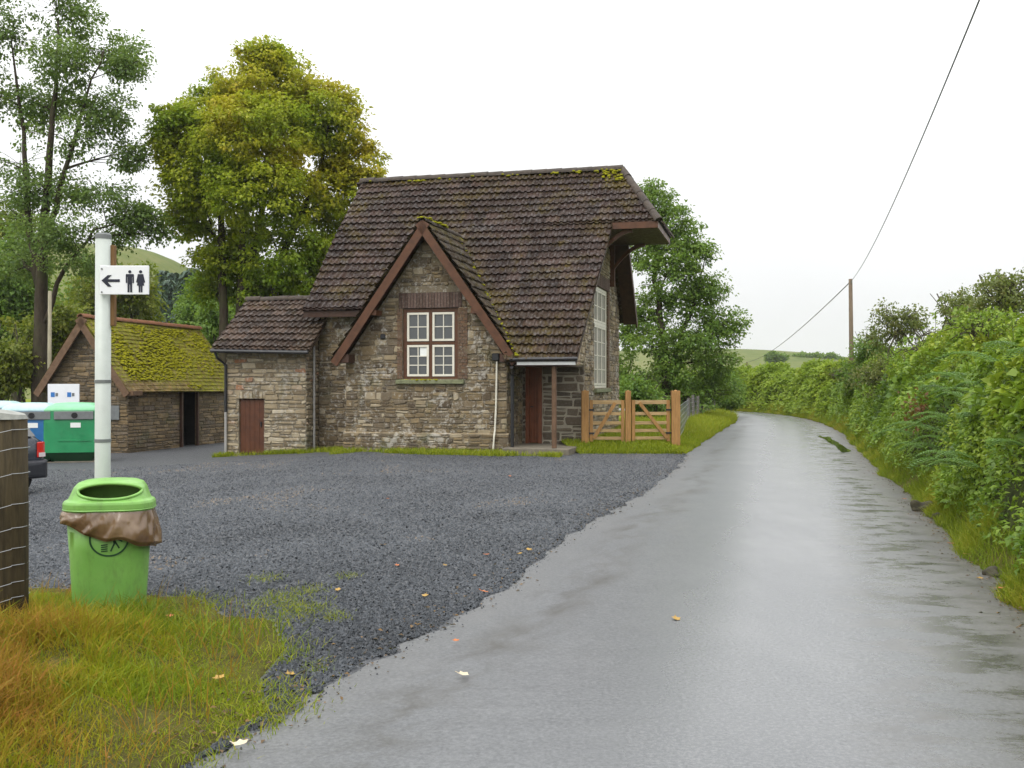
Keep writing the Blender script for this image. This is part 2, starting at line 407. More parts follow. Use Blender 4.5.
# plastics, car
m = Mat('lime green plastic')
f = m.noise(3, 5, 0.6)
c = m.ramp(f, [(0.3, (0.15, 0.35, 0.065)), (0.55, (0.19, 0.40, 0.085)), (0.75, (0.23, 0.44, 0.115))])
gr_ = m.noise(7, 8, 0.8, stretch=(1, 1, 0.35))
c = m.mix(m.mapr(gr_, 0.50, 0.68, 0, 0.5), c, (0.10, 0.15, 0.05))
sc_ = m.noise(60, 4, 0.8, stretch=(1, 1, 0.1))
c = m.mix(m.mapr(sc_, 0.62, 0.72, 0, 0.35), c, (0.32, 0.46, 0.22))
m.col(c); m.rough(m.mapr(m.noise(8, 4), 0.3, 0.7, 0.3, 0.55)); m.spec(0.45); m.bump(m.noise(20, 3), 0.05, 0.01)
M['bin_green'] = m.m
M['bin_inside'] = plain('green bin inside', (0.05, 0.16, 0.02), 0.6, 0.2, 4)
M['emblem'] = plain('dark green print', (0.012, 0.055, 0.02), 0.5, 0.1, 9)
m = Mat('brown bin bag'); 
m.col(m.ramp(m.noise(5, 3, 0.5), [(0.3, (0.11, 0.06, 0.028)), (0.6, (0.17, 0.105, 0.055)), (0.75, (0.24, 0.165, 0.095))]))
m.rough(0.22); m.spec(0.75); m.bump(m.noise(13, 3, 0.5, stretch=(1, 1, 0.35)), 0.35, 0.02)
M['bag'] = m.m
M['bank_green'] = plain('green recycling paint', (0.018, 0.23, 0.085), 0.4, 0.2, 3, 0, 0.5)
M['bank_green_lid'] = plain('pale green lid', (0.22, 0.55, 0.30), 0.45, 0.15, 3)
M['bank_blue'] = plain('blue recycling paint', (0.016, 0.13, 0.33), 0.4, 0.2, 3, 0, 0.5)
M['bank_teal'] = plain('pale teal lid', (0.42, 0.60, 0.60), 0.45, 0.15, 3)
M['bank_dark'] = plain('dark green base', (0.008, 0.05, 0.02), 0.6, 0.2, 3)
M['rubber'] = plain('black rubber', (0.012, 0.012, 0.013), 0.7, 0.2, 8)
M['grey_plastic'] = plain('grey plastic', (0.16, 0.17, 0.17), 0.5, 0.2, 8)
M['print_blue'] = plain('blue print', (0.03, 0.16, 0.45), 0.5, 0.1, 9)
M['car_paint'] = plain('blue grey car paint', (0.028, 0.036, 0.05), 0.22, 0.12, 2, 0, 0.7)
M['bumper'] = plain('dark bumper plastic', (0.022, 0.024, 0.030), 0.45, 0.15, 5)
M['lamp_red'] = plain('red lamp lens', (0.55, 0.02, 0.012), 0.15, 0.1, 5, 0, 0.7)
M['lamp_white'] = plain('clear lamp lens', (0.62, 0.55, 0.55), 0.15, 0.1, 5, 0, 0.7)
M['plate'] = plain('yellow number plate', (0.75, 0.52, 0.02), 0.4, 0.05, 5)
M['alloy'] = plain('grey wheel', (0.30, 0.31, 0.32), 0.35, 0.15, 5, 0, 0.5, 0.5)
M['galv'] = plain('pale galvanised pole', (0.44, 0.475, 0.44), 0.45, 0.12, 4, 0.05, 0.4)
M['sign_white'] = plain('white sign face', (0.74, 0.75, 0.78), 0.45, 0.05, 4)
M['sign_black'] = plain('black sign print', (0.012, 0.014, 0.03), 0.5, 0.05, 4)
M['rock'] = plain('mossy rock', (0.05, 0.045, 0.025), 0.9, 0.6, 9, 0.6)

# ------------------------------------------------------------------ mesh helpers
def link(name, me, mat=None, parent=None, smooth=False):
    o = bpy.data.objects.new(name, me)
    COL.objects.link(o)
    if mat is not None: me.materials.append(mat)
    if parent is not None: o.parent = parent
    if smooth: me.shade_smooth()
    return o

def tag(o, label=None, cat=None, group=None, kind=None):
    if label: o['label'] = label
    if cat: o['category'] = cat
    if group: o['group'] = group
    if kind: o['kind'] = kind
    return o

def thing(name, label, cat, loc=(0, 0, 0), rz=0.0, group=None):
    o = bpy.data.objects.new(name, None)
    o.empty_display_size = 0.2
    COL.objects.link(o)
    o.location = loc
    o.rotation_euler = (0, 0, rz)
    return tag(o, label, cat, group)

class MB:
    """collects shapes, builds one mesh object"""
    def __init__(s):
        s.v, s.f, s.t, s.uvs, s.moss = [], [], [], None, None
    def add(s, vs_, fs, tint=0.5):
        o = len(s.v)
        s.v += [tuple(p) for p in vs_]
        for f in fs:
            s.f.append(tuple(i + o for i in f)); s.t.append(tint)
    def box(s, c, size, rz=0.0, tint=0.5, taper=1.0):
        cx, cy, cz = c; sx, sy, sz = (x / 2 for x in size)
        cs, sn = math.cos(rz), math.sin(rz)
        vs_ = []
        for z, k in ((-sz, 1.0), (sz, taper)):
            for x, y in ((-sx, -sy), (sx, -sy), (sx, sy), (-sx, sy)):
                x *= k; y *= k
                vs_.append((cx + x * cs - y * sn, cy + x * sn + y * cs, cz + z))
        s.add(vs_, [(3, 2, 1, 0), (4, 5, 6, 7), (0, 1, 5, 4), (1, 2, 6, 5), (2, 3, 7, 6), (3, 0, 4, 7)], tint)
    def b2(s, lo, hi, tint=0.5):
        s.box([(a + b) / 2 for a, b in zip(lo, hi)], [b - a for a, b in zip(lo, hi)], 0, tint)
    def beam(s, p0, p1, wd, ht, up=(0, 0, 1), tint=0.5):
        p0, p1 = Vector(p0), Vector(p1)
        d = (p1 - p0).normalized(); up = Vector(up)
        sd = d.cross(up).normalized(); u2 = sd.cross(d).normalized()
        vs_ = []
        for p in (p0, p1):
            for a, b in ((-1, -1), (1, -1), (1, 1), (-1, 1)):
                vs_.append(p + sd * (a * wd / 2) + u2 * (b * ht / 2))
        s.add(vs_, [(3, 2, 1, 0), (4, 5, 6, 7), (0, 1, 5, 4), (1, 2, 6, 5), (2, 3, 7, 6), (3, 0, 4, 7)], tint)
    def tube(s, pts, rad, n=8, tint=0.5, cap=True):
        pts = [Vector(p) for p in pts]
        rr = rad if isinstance(rad, (list, tuple)) else [rad] * len(pts)
        vs_, fs = [], []
        prev = None
        for i, p in enumerate(pts):
            d = (pts[min(i + 1, len(pts) - 1)] - pts[max(i - 1, 0)])
            d = d.normalized() if d.length > 1e-9 else Vector((0, 0, 1))
            ref = prev if prev is not None else (Vector((1, 0, 0)) if abs(d.x) < 0.8 else Vector((0, 1, 0)))
            a = (ref - d * ref.dot(d))
            if a.length < 1e-6: a = d.orthogonal()
            a.normalize(); b = d.cross(a); prev = a
            for k in range(n):
                th = 2 * math.pi * k / n
                vs_.append(p + (a * math.cos(th) + b * math.sin(th)) * rr[i])
        for i in range(len(pts) - 1):
            for k in range(n):
                k2 = (k + 1) % n
                fs.append((i * n + k, i * n + k2, (i + 1) * n + k2, (i + 1) * n + k))
        if cap:
            fs.append(tuple(reversed(range(n))))
            fs.append(tuple((len(pts) - 1) * n + k for k in range(n)))
        s.add(vs_, fs, tint)
    def prism(s, poly, fn0, fn1, tint=0.5):
        """2-D polygon mapped by fn0 (one side) and fn1 (other side)"""
        n = len(poly)
        vs_ = [fn0(*p) for p in poly] + [fn1(*p) for p in poly]
        fs = [tuple(range(n - 1, -1, -1)), tuple(range(n, 2 * n))]
        fs += [(i, (i + 1) % n, n + (i + 1) % n, n + i) for i in range(n)]
        s.add(vs_, fs, tint)
    def loft(s, rings, cap=True, tint=0.5, close=True):
        n = len(rings[0])
        vs_ = [p for r in rings for p in r]
        fs = []
        for i in range(len(rings) - 1):
            for k in range(n if close else n - 1):
                k2 = (k + 1) % n
                fs.append((i * n + k, i * n + k2, (i + 1) * n + k2, (i + 1) * n + k))
        if cap:
            fs.append(tuple(reversed(range(n))))
            fs.append(tuple((len(rings) - 1) * n + k for k in range(n)))
        s.add(vs_, fs, tint)
    def build(s, name, mat, parent=None, smooth=False, bevel=0.0, seg=1, subsurf=0):
        me = bpy.data.meshes.new(name)
        me.from_pydata(s.v, [], s.f)
        at = me.attributes.new('tint', 'FLOAT', 'FACE')
        at.data.foreach_set('value', np.array(s.t, dtype=np.float32))
        if bevel or subsurf or True:
            bm = bmesh.new(); bm.from_mesh(me)
            bmesh.ops.recalc_face_normals(bm, faces=bm.faces)
            if bevel:
                bmesh.ops.bevel(bm, geom=bm.edges[:], offset=bevel, segments=seg, affect='EDGES', clamp_overlap=True)
            bm.to_mesh(me); bm.free()
        o = link(name, me, mat, parent, smooth)
        if subsurf:
            md = o.modifiers.new('subdivision', 'SUBSURF'); md.levels = subsurf; md.render_levels = subsurf
        return o

def quads(name, V, mat, parent=None, tint=None, smooth=False, k=4):
    """V: (n,k,3) array, n separate k-gons"""
    n = V.shape[0]
    me = bpy.data.meshes.new(name)
    me.vertices.add(n * k); me.loops.add(n * k); me.polygons.add(n)
    me.vertices.foreach_set('co', V.reshape(-1).astype(np.float32))
    me.loops.foreach_set('vertex_index', np.arange(n * k, dtype=np.int32))
    me.polygons.foreach_set('loop_start', np.arange(0, n * k, k, dtype=np.int32))
    me.polygons.foreach_set('loop_total', np.full(n, k, dtype=np.int32))
    if tint is not None:
        at = me.attributes.new('tint', 'FLOAT', 'FACE')
        at.data.foreach_set('value', tint.astype(np.float32))
    me.update(calc_edges=True)
    return link(name, me, mat, parent, smooth)

def grid(name, X, Y, Z, mat, parent=None, UV=None, smooth=True):
    """X,Y,Z: (r,c) arrays"""
    r, c = X.shape
    me = bpy.data.meshes.new(name)
    V = np.stack([X, Y, Z], -1).reshape(-1, 3)
    i = np.arange(r * c).reshape(r, c)
    F = np.stack([i[:-1, :-1], i[:-1, 1:], i[1:, 1:], i[1:, :-1]], -1).reshape(-1, 4)
    me.vertices.add(len(V)); me.loops.add(F.size); me.polygons.add(len(F))
    me.vertices.foreach_set('co', V.reshape(-1).astype(np.float32))
    me.loops.foreach_set('vertex_index', F.reshape(-1).astype(np.int32))
    me.polygons.foreach_set('loop_start', np.arange(0, F.size, 4, dtype=np.int32))
    me.polygons.foreach_set('loop_total', np.full(len(F), 4, dtype=np.int32))
    if UV is not None:
        ul = me.uv_layers.new(name='UVMap')
        ul.data.foreach_set('uv', UV.reshape(-1, 2)[F.reshape(-1)].reshape(-1).astype(np.float32))
    me.update(calc_edges=True)
    return link(name, me, mat, parent, smooth)

# vectorised value noise for shapes
_perm = RNG.random((64, 64, 64))
def vnoise(P):
    P = np.asarray(P, dtype=float)
    i = np.floor(P).astype(int); f = P - i; f = f * f * (3 - 2 * f)
    out = 0
    for dx in (0, 1):
        for dy in (0, 1):
            for dz in (0, 1):
                wgt = (f[..., 0] if dx else 1 - f[..., 0]) * (f[..., 1] if dy else 1 - f[..., 1]) * (f[..., 2] if dz else 1 - f[..., 2])
                out = out + wgt * _perm[(i[..., 0] + dx) % 64, (i[..., 1] + dy) % 64, (i[..., 2] + dz) % 64]
    return out

def unit(a):
    return a / np.maximum(1e-9, np.linalg.norm(a, axis=-1, keepdims=True))

def leaves(P, D, Nrm, L, W, fold=0.25):
    """diamond leaves: P base point, D direction, Nrm rough normal, L length, W width (arrays)"""
    D = unit(D)
    S = unit(np.cross(D, Nrm)); N2 = np.cross(S, D)
    L = np.asarray(L)[:, None]; W = np.asarray(W)[:, None]
    a = P
    mid = P + D * L * 0.45 + N2 * (L * 0.06)
    b = mid + S * W * 0.5 + N2 * W * fold * 0.5
    c_ = P + D * L - N2 * (L * 0.12)
    d = mid - S * W * 0.5 + N2 * W * fold * 0.5
    return np.stack([a, b, c_, d], 1)

# ------------------------------------------------------------------ ground, road, gravel, hills
def gz(x, y=0.0):
    x = np.asarray(x, dtype=float)
    return -0.06 * np.clip(-x - 3.5, 0, 6.0)

def ground():
    xs = np.array(sorted(set(list(np.linspace(-900, -60, 15)) + list(np.linspace(-60, -9.5, 18)) + [-9.5, -3.5] + list(np.linspace(-9, 16, 26)) + list(np.linspace(16, 60, 12)) + list(np.linspace(60, 900, 15)))))
    ys = np.array(list(np.linspace(-120, 0, 7)) + list(np.linspace(4, 80, 39)) + list(np.linspace(90, 1500, 24)))
    X, Y = np.meshgrid(xs, ys)
    o = grid('ground', X, Y, gz(X) - 0.012, M['turf'])
    tag(o, kind='structure')
ground()

RL = np.array([(-2.6, -6), (-1.75, 2.0), (-1.33, 4.4), (-1.03, 5.41), (-0.19, 7.81), (0.78, 11.66), (1.49, 13.8), (2.9, 18.9), (4.19, 24.35), (6.9, 34.5), (9.0, 42.0), (10.2, 47.0), (10.7, 51.5), (10.0, 56.5), (7.5, 61.0), (2.0, 66.0), (-10, 71)])
RR = np.array([(0.2, -6), (2.25, 2.0), (2.85, 4.4), (3.15, 5.41), (3.78, 7.81), (4.82, 11.66), (5.4, 13.8), (6.75, 18.9), (8.22, 24.35), (10.95, 34.5), (12.6, 42.0), (13.4, 47.0), (13.9, 52.5), (13.4, 59.0), (10.0, 65.0), (3.5, 70.5), (-9, 75.5)])
def resample(P, n):
    d = np.concatenate([[0], np.cumsum(np.linalg.norm(np.diff(P, axis=0), axis=1))])
    # catmull-rom over chord parameter
    tq = np.linspace(0, len(P) - 1, n)
    out = []
    for t in tq:
        i = min(int(t), len(P) - 2); f = t - i
        p0, p1, p2, p3 = P[max(i - 1, 0)], P[i], P[i + 1], P[min(i + 2, len(P) - 1)]
        out.append(0.5 * ((2 * p1) + (-p0 + p2) * f + (2 * p0 - 5 * p1 + 4 * p2 - p3) * f * f + (-p0 + 3 * p1 - 3 * p2 + p3) * f ** 3))
    return np.array(out)
NR = 320
RLs, RRs = resample(RL, NR), resample(RR, NR)
def wob(n, amp, seed, step=3):
    r = np.random.default_rng(seed).normal(0, amp, n)
    k = np.ones(step) / step
    return np.convolve(r, k, 'same')
_nrm = unit(np.stack([(RRs - RLs)[:, 0], (RRs - RLs)[:, 1]], -1))
RLw = RLs + _nrm * wob(NR, 0.045, 3, 2)[:, None]
RRw = RRs + _nrm * wob(NR, 0.07, 4, 3)[:, None]

def road():
    nc = 13
    t = np.linspace(0, 1, nc)[None, :, None]
    P = RLw[:, None, :] * (1 - t) + RRw[:, None, :] * t
    d = np.concatenate([[0], np.cumsum(np.linalg.norm(np.diff((RLs + RRs) / 2, axis=0), axis=1))])
    Z = 0.014 + 0.05 * np.sin(np.pi * t[..., 0]) * np.ones((NR, 1))
    Z[:, 0] = 0.006; Z[:, -1] = 0.004
    UV = np.stack(np.broadcast_arrays(t[..., 0], d[:, None]), -1)
    o = grid('road', P[..., 0], P[..., 1], Z, M['asphalt'], UV=UV)
    tag(o, kind='structure')
road()

# car park gravel: from road edge to the buildings
def gravel():
    ys = np.linspace(2.5, 26.0, 130)
    lx = np.interp(ys, RLw[:, 1], RLw[:, 0])
    right = np.minimum(lx + 0.10, 9)
    nz = wob(len(ys), 0.10, 9, 2)
    # gravel ends at the grass strip in front of the gate
    cut = np.interp(ys, [23.4, 24.0, 26.0], [0, 2.4, 9.0])
    right = right - cut * (ys > 23.4)
    xs_t = np.concatenate([np.linspace(0, 1, 60)])
    X = np.zeros((len(ys), 62))
    knots = np.array([-9.5, -3.5])
    left = -32.0
    for i, (y, r_) in enumerate(zip(ys, right + nz * 0.6)):
        inner = np.linspace(-3.5, r_, 30)
        X[i] = np.concatenate([np.linspace(left, -9.5, 12)[:-1], np.linspace(-9.5, -3.5, 22)[:-1], inner])[:62]
    Y = np.repeat(ys[:, None], 62, 1)
    Z = gz(X) + np.where(np.arange(62)[None, :] == 61, 0.006, 0.016) * np.ones_like(X)
    o = grid('gravel_yard', X, Y, Z, M['gravel'])
    tag(o, kind='structure')
    # back strip in front of the left outbuilding
    ys2 = np.linspace(25.9, 36.0, 10)
    xs2 = np.array(list(np.linspace(-32, -9.5, 10)) + list(np.linspace(-9, -3.6, 10)))
    X2, Y2 = np.meshgrid(xs2, ys2)
    o = grid('gravel_yard', X2, Y2, gz(X2) + 0.011, M['gravel'])
    tag(o, kind='structure')
gravel()


# near left grass verge with its mound
VERGE = np.array([(-2.73, 7.75), (-2.35, 7.7), (-1.93, 7.05), (-1.59, 6.96), (-1.33, 6.13), (-1.33, 5.5), (-1.17, 5.0), (-1.29, 4.6), (-1.35, 4.3), (-1.68, 2.5), (-2.2, 0.5), (-9.0, 0.5), (-10.0, 8.3), (-5.0, 8.4), (-3.7, 8.1)])
def inside(px, py, poly):
    c = np.zeros(px.shape, bool); n = len(poly)
    for i in range(n):
        x0, y0 = poly[i]; x1, y1 = poly[(i + 1) % n]
        cond = ((y0 > py) != (y1 > py)) & (px < (x1 - x0) * (py - y0) / (y1 - y0 + 1e-12) + x0)
        c ^= cond
    return c
def edge_dist(px, py, poly):
    best = np.full(px.shape, 1e9); n = len(poly)
    for i in range(n):
        a = poly[i]; b = poly[(i + 1) % n]; ab = b - a
        t = np.clip(((px - a[0]) * ab[0] + (py - a[1]) * ab[1]) / (ab @ ab), 0, 1)
        best = np.minimum(best, np.hypot(px - a[0] - t * ab[0], py - a[1] - t * ab[1]))
    return best
def verge_z(x, y):
    d = edge_dist(x, y, VERGE)
    ins = inside(x, y, VERGE)
    lump = vnoise(np.stack([x * 2.1, y * 2.1, np.zeros_like(x)], -1)) * 0.10 + vnoise(np.stack([x * 6, y * 6, np.ones_like(x)], -1)) * 0.03
    h = 0.015 + np.clip((d - 0.45) / 1.6, 0, 1) ** 1.1 * 0.24 + np.clip(d / 0.7, 0, 1) * (lump - 0.05)
    return np.where(ins, gz(x) + np.maximum(h, 0.022), gz(x) - 0.06)
def chips():
    """loose slate chips over the near part of the yard"""
    n = 300000
    y = 4.0 + (RNG.random(n) ** 1.55) * 19.5
    k = RNG.random(n)
    xl = -0.5 * y - 0.4
    xr = np.interp(y, RLw[:, 1], RLw[:, 0]) + 0.05
    x = xl + (xr - xl) * k
    spill = RNG.random(n) < 0.003
    x = np.where(spill, xr + np.abs(RNG.normal(0, 0.16, n)), x)
    sz = (0.007 + 0.012 * RNG.random(n) ** 2.0) * np.where(spill, 0.6, 1.0)
    base = np.array([(1, 0, 0), (0, 1, 0), (-1, 0, 0), (0, -1, 0), (0.1, 0.1, 0.75), (0, 0, -0.6)])
    tris = np.array([(0, 1, 4), (1, 2, 4), (2, 3, 4), (3, 0, 4)])
    jit = base[None] + RNG.normal(0, 0.22, (n, 6, 3))
    inv = inside(x, y, VERGE)
    keep = ~inv & (RNG.random(n) < np.interp(y, [10, 24], [1, 0.75]))
    x, y, sz = x[keep], y[keep], sz[keep]; n = len(x); jit = jit[keep]
    th = RNG.random(n) * 6.283
    cs, sn = np.cos(th), np.sin(th)
    jit[..., 1] *= 0.62
    px = jit[..., 0] * cs[:, None] - jit[..., 1] * sn[:, None]
    py = jit[..., 0] * sn[:, None] + jit[..., 1] * cs[:, None]
    tl = RNG.normal(0, 0.35, (n, 2))
    pz = jit[..., 2] + px * tl[:, :1] + py * tl[:, 1:]
    P = np.stack([px, py, pz], -1) * sz[:, None, None]
    P += np.stack([x, y, gz(x) + 0.012 + sz * 0.35], -1)[:, None, :]
    T = P[:, tris].reshape(-1, 3, 3)
    pt_ = vnoise(np.stack([x * 0.7 - y * 0.3, y * 0.5 + x * 0.2, np.zeros(n)], -1)) * 0.6 + vnoise(np.stack([x * 2.2, y * 1.6, np.ones(n)], -1)) * 0.4
    tint = np.repeat(np.clip(0.62 * RNG.random(n) + 0.85 * (pt_ - 0.22), 0, 1), 4)
    o = quads('loose_gravel', T, M['chip'], tint=tint, k=3)
    tag(o, kind='stuff')
chips()

def verge():
    xs = np.linspace(-7.5, -1.1, 150); ys = np.linspace(0.5, 8.6, 170)
    X, Y = np.meshgrid(xs, ys)
    o = grid('grass_bank', X, Y, verge_z(X, Y), M['earth'])
    tag(o, kind='structure')
verge()

def blades(name, x, y, z, h, wd, mat, lean=0.5, tint=None, seg=2):
    n = len(x)
    th = RNG.random(n) * 6.283
    ld = np.stack([np.cos(th), np.sin(th)], -1) * (RNG.random(n) ** 0.7 * lean)[:, None]
    ph = RNG.random(n) * 6.283
    sd = np.stack([np.cos(ph), np.sin(ph), np.zeros(n)], -1) * (wd / 2)[:, None]
    P0 = np.stack([x, y, z - 0.02], -1)
    def at(t):
        q = P0.copy()
        q[:, :2] += ld * (h * t ** 1.8)[:, None]
        q[:, 2] += h * t * (1 - 0.25 * np.linalg.norm(ld, axis=1) * t)
        return q
    a, b, c = at(0), at(0.55), at(1.0)
    q1 = np.stack([a - sd, a + sd, b + sd * 0.75, b - sd * 0.75], 1)
    q2 = np.stack([b - sd * 0.75, b + sd * 0.75, c + sd * 0.08, c - sd * 0.08], 1)
    V = np.concatenate([q1, q2])
    if tint is None: tint = RNG.random(n)
    o = quads(name, V, mat, tint=np.concatenate([tint, tint]))
    return tag(o, kind='stuff')

def verge_grass():
    n = 250000
    x = RNG.uniform(-6.5, -1.2, n); y = 2.0 + (RNG.random(n) ** 1.0) * 6.2
    keep = inside(x, y, VERGE) & (np.abs(x) < 0.56 * y + 0.6)
    x, y = x[keep], y[keep]
    d = edge_dist(x, y, VERGE)
    cl = vnoise(np.stack([x * 1.7, y * 1.7, np.zeros_like(x)], -1))
    c2 = vnoise(np.stack([x * 5.0, y * 5.0, np.ones_like(x) * 3], -1))
    bare = (cl * 0.6 + c2 * 0.4)
    hole = np.exp(-(((x + 1.70) / 0.30) ** 2 + ((y - 4.85) / 0.32) ** 2)) + 0.8 * np.exp(-(((x + 2.35) / 0.2) ** 2 + ((y - 4.3) / 0.25) ** 2))
    keep = RNG.random(len(x)) < np.clip((bare - 0.15) * 3.2 + 0.5 * (d < 0.75), 0.18, 1.0) * np.clip(1.1 - hole * 1.1, 0.06, 1)
    x, y, d, cl, c2 = x[keep], y[keep], d[keep], cl[keep], c2[keep]
    tall = np.clip((d - 0.5) / 0.8, 0, 1)
    h = np.clip(0.35 + d / 0.7, 0.35, 1) * (0.035 + 0.045 * RNG.random(len(x)) + tall * (0.03 + 0.16 * RNG.random(len(x)) ** 1.5) * (0.2 + 1.5 * c2)) * (0.6 + 0.8 * cl)
    c3 = vnoise(np.stack([x * 1.1 + 20, y * 1.5, np.zeros_like(x)], -1))
    tint = np.clip(-0.24 + 1.2 * c3 * (0.35 + 0.65 * tall) + 0.42 * RNG.random(len(x)) * (0.5 + c2), 0, 1)
    blades('long_grass', x, y, verge_z(x, y), h, 0.004 + 0.006 * RNG.random(len(x)) ** 2, M['grass_blade'], 1.2, tint)
    # dead straw stalks, in clumps
    n = 3800
    x = RNG.uniform(-5.5, -1.35, n); y = RNG.uniform(3.2, 8.0, n)
    q = vnoise(np.stack([x * 1.9 + 5, y * 1.9, np.zeros(n)], -1))
    d = edge_dist(x, y, VERGE)
    keep = inside(x, y, VERGE) & (q > 0.48) & (d > 0.12) & (np.abs(x) < 0.56 * y + 0.6)
    x, y = x[keep], y[keep]; n = len(x)
    blades('straw_stalks', x, y, verge_z(x, y), 0.12 + 0.18 * RNG.random(n), 0.003 + 0.003 * RNG.random(n), M['grass_blade'], 1.1, 0.62 + 0.38 * RNG.random(n))
    # broad dark green blades round the bin and post
    tx, ty = [], []
    for cx, cy, r, k in ((-2.45, 6.75, 0.16, 260), (-3.05, 6.75, 0.15, 200), (-2.7, 6.55, 0.2, 200), (-3.0, 5.9, 0.2, 160), (-2.2, 6.3, 0.25, 160), (-2.0, 5.4, 0.3, 140), (-2.9, 4.9, 0.4, 200), (-1.75, 6.4, 0.2, 120)):
        tx.append(RNG.normal(cx, r, k)); ty.append(RNG.normal(cy, r, k))
    x = np.concatenate(tx); y = np.concatenate(ty); n = len(x)
    blades('broad_grass', x, y, verge_z(x, y), 0.07 + 0.15 * RNG.random(n), 0.007 + 0.006 * RNG.random(n), M['grass_road'], 1.1, 0.5 * RNG.random(n))
    # ragged fringe spilling over the gravel
    n = 9000
    t = RNG.random(n) * 8.0
    i = t.astype(int); f = t - i
    ex = VERGE[i, 0] * (1 - f) + VERGE[i + 1, 0] * f; ey = VERGE[i, 1] * (1 - f) + VERGE[i + 1, 1] * f
    q = vnoise(np.stack([ex * 4, ey * 4, np.zeros(n)], -1))
    x = ex + RNG.normal(0, 0.12, n) * (0.3 + q); y = ey + RNG.normal(0, 0.12, n) * (0.3 + q)
    keep = RNG.random(n) < np.clip(q * 1.6 - 0.45, 0, 1); x, y = x[keep], y[keep]; n = len(x)
    blades('fringe_grass', x, y, np.maximum(verge_z(x, y), gz(x) + 0.014), 0.03 + 0.07 * RNG.random(n), np.full(n, 0.006), M['grass_short'], 1.1)
    # straggling tufts on the gravel beside it
    tx, ty = [], []
    for cx, cy, r, k in ((-1.75, 7.6, 0.16, 500), (-1.55, 7.9, 0.12, 340), (-1.45, 7.2, 0.16, 700), (-1.2, 7.0, 0.1, 260), (-1.1, 5.75, 0.09, 160), (-2.0, 8.4, 0.12, 200), (-1.35, 8.5, .08, 120), (-1.62, 7.35, 0.22, 700)):
        tx.append(RNG.normal(cx, r * 0.6, k)); ty.append(RNG.normal(cy, r, k))
    x = np.concatenate(tx); y = np.concatenate(ty)
    blades('grass_tufts', x, y, gz(x) + 0.012, 0.025 + 0.05 * RNG.random(len(x)), np.full(len(x), 0.006), M['grass_short'], 1.0)
verge_grass()

# lawn by the gate and strip at the foot of the house
LAWN = [(1.45, 24.45), (2.6, 24.45), (4.15, 24.55)]
def lawn():
    ys = np.linspace(23.5, 54, 74)
    lx = np.interp(ys, RLw[:, 1], RLw[:, 0]) - 0.02
    inner = np.interp(ys, [23.5, 24.2, 27, 36, 54], [1.55, 1.2, 1.0, 4.0, 8.0])
    t = np.linspace(0, 1, 22)
    X = inner[:, None] * (1 - t) + lx[:, None] * t
    Y = np.repeat(ys[:, None], 22, 1)
    dr = (lx[:, None] - X); df = (Y - 23.5)
    Z = 0.012 + 0.22 * np.clip(np.minimum(dr / 0.9, df / 0.9), 0, 1) ** 0.8
    o = grid('lawn', X, Y, Z, M['turf'])
    tag(o, kind='structure')
    n = 46000
    y = 23.5 + RNG.random(n) ** 1.4 * 28
    lxx = np.interp(y, RLw[:, 1], RLw[:, 0]); inn = np.interp(y, ys, inner)
    k = RNG.random(n) ** 0.8
    x = inn + (lxx - inn) * k
    z = 0.012 + 0.22 * np.clip(np.minimum((lxx - x) / 0.9, (y - 23.5) / 0.9), 0, 1) ** 0.8
    tallk = np.clip((y - 27) / 4, 0, 1)
    h = 0.06 + 0.07 * RNG.random(n) + tallk * RNG.random(n) * 0.28
    tint = np.clip(RNG.random(n) * 0.6 + tallk * 0.3 * RNG.random(n) + 0.15, 0, 1)
    blades('verge_grass', x, y, z, h, 0.014 + 0.012 * RNG.random(n), M['grass_short'], 0.8, tint)
lawn()

A14 = R(14)
HU = Vector((math.cos(A14), -math.sin(A14), 0)); HD = Vector((math.sin(A14), math.cos(A14), 0))
HO = Vector(((346 - 512) / FPX * 24.7, 24.7, 0))
def house_xy(u, d):
    p = HO + HU * u + HD * d
    return p.x, p.y
def foot_grass():
    n = 16000
    u = RNG.uniform(-3.6, 5.4, n)
    nz = vnoise(np.stack([u * 1.3, np.zeros(n), np.zeros(n)], -1))
    front = np.where(u < -1.2, 0.38, np.where(u < -0.05, 1.05, np.where(u < 4.0, -0.06, -0.7)))
    deep = np.where(u < -1.2, 0.25, np.where(u < -0.05, 1.2, np.where(u < 4.0, 0.75, 0.35))) * (0.5 + nz)
    d = front - RNG.random(n) * deep
    keep = (np.abs(u + 2.7) > 0.42) | (RNG.random(n) < 0.15)
    keep &= RNG.random(n) < np.clip((nz - 0.1) * 2.2, 0.12, 1)
    u, d = u[keep], d[keep]
    x = HO.x + HU.x * u + HD.x * d; y = HO.y + HU.y * u + HD.y * d
    n = len(u)
    blades('foot_grass', x, y, gz(x) + 0.012, 0.05 + 0.13 * RNG.random(n) ** 1.5, np.full(n, 0.018), M['grass_short'], 0.8, np.clip(RNG.random(n) * 0.75 + 0.12, 0, 1))
foot_grass()

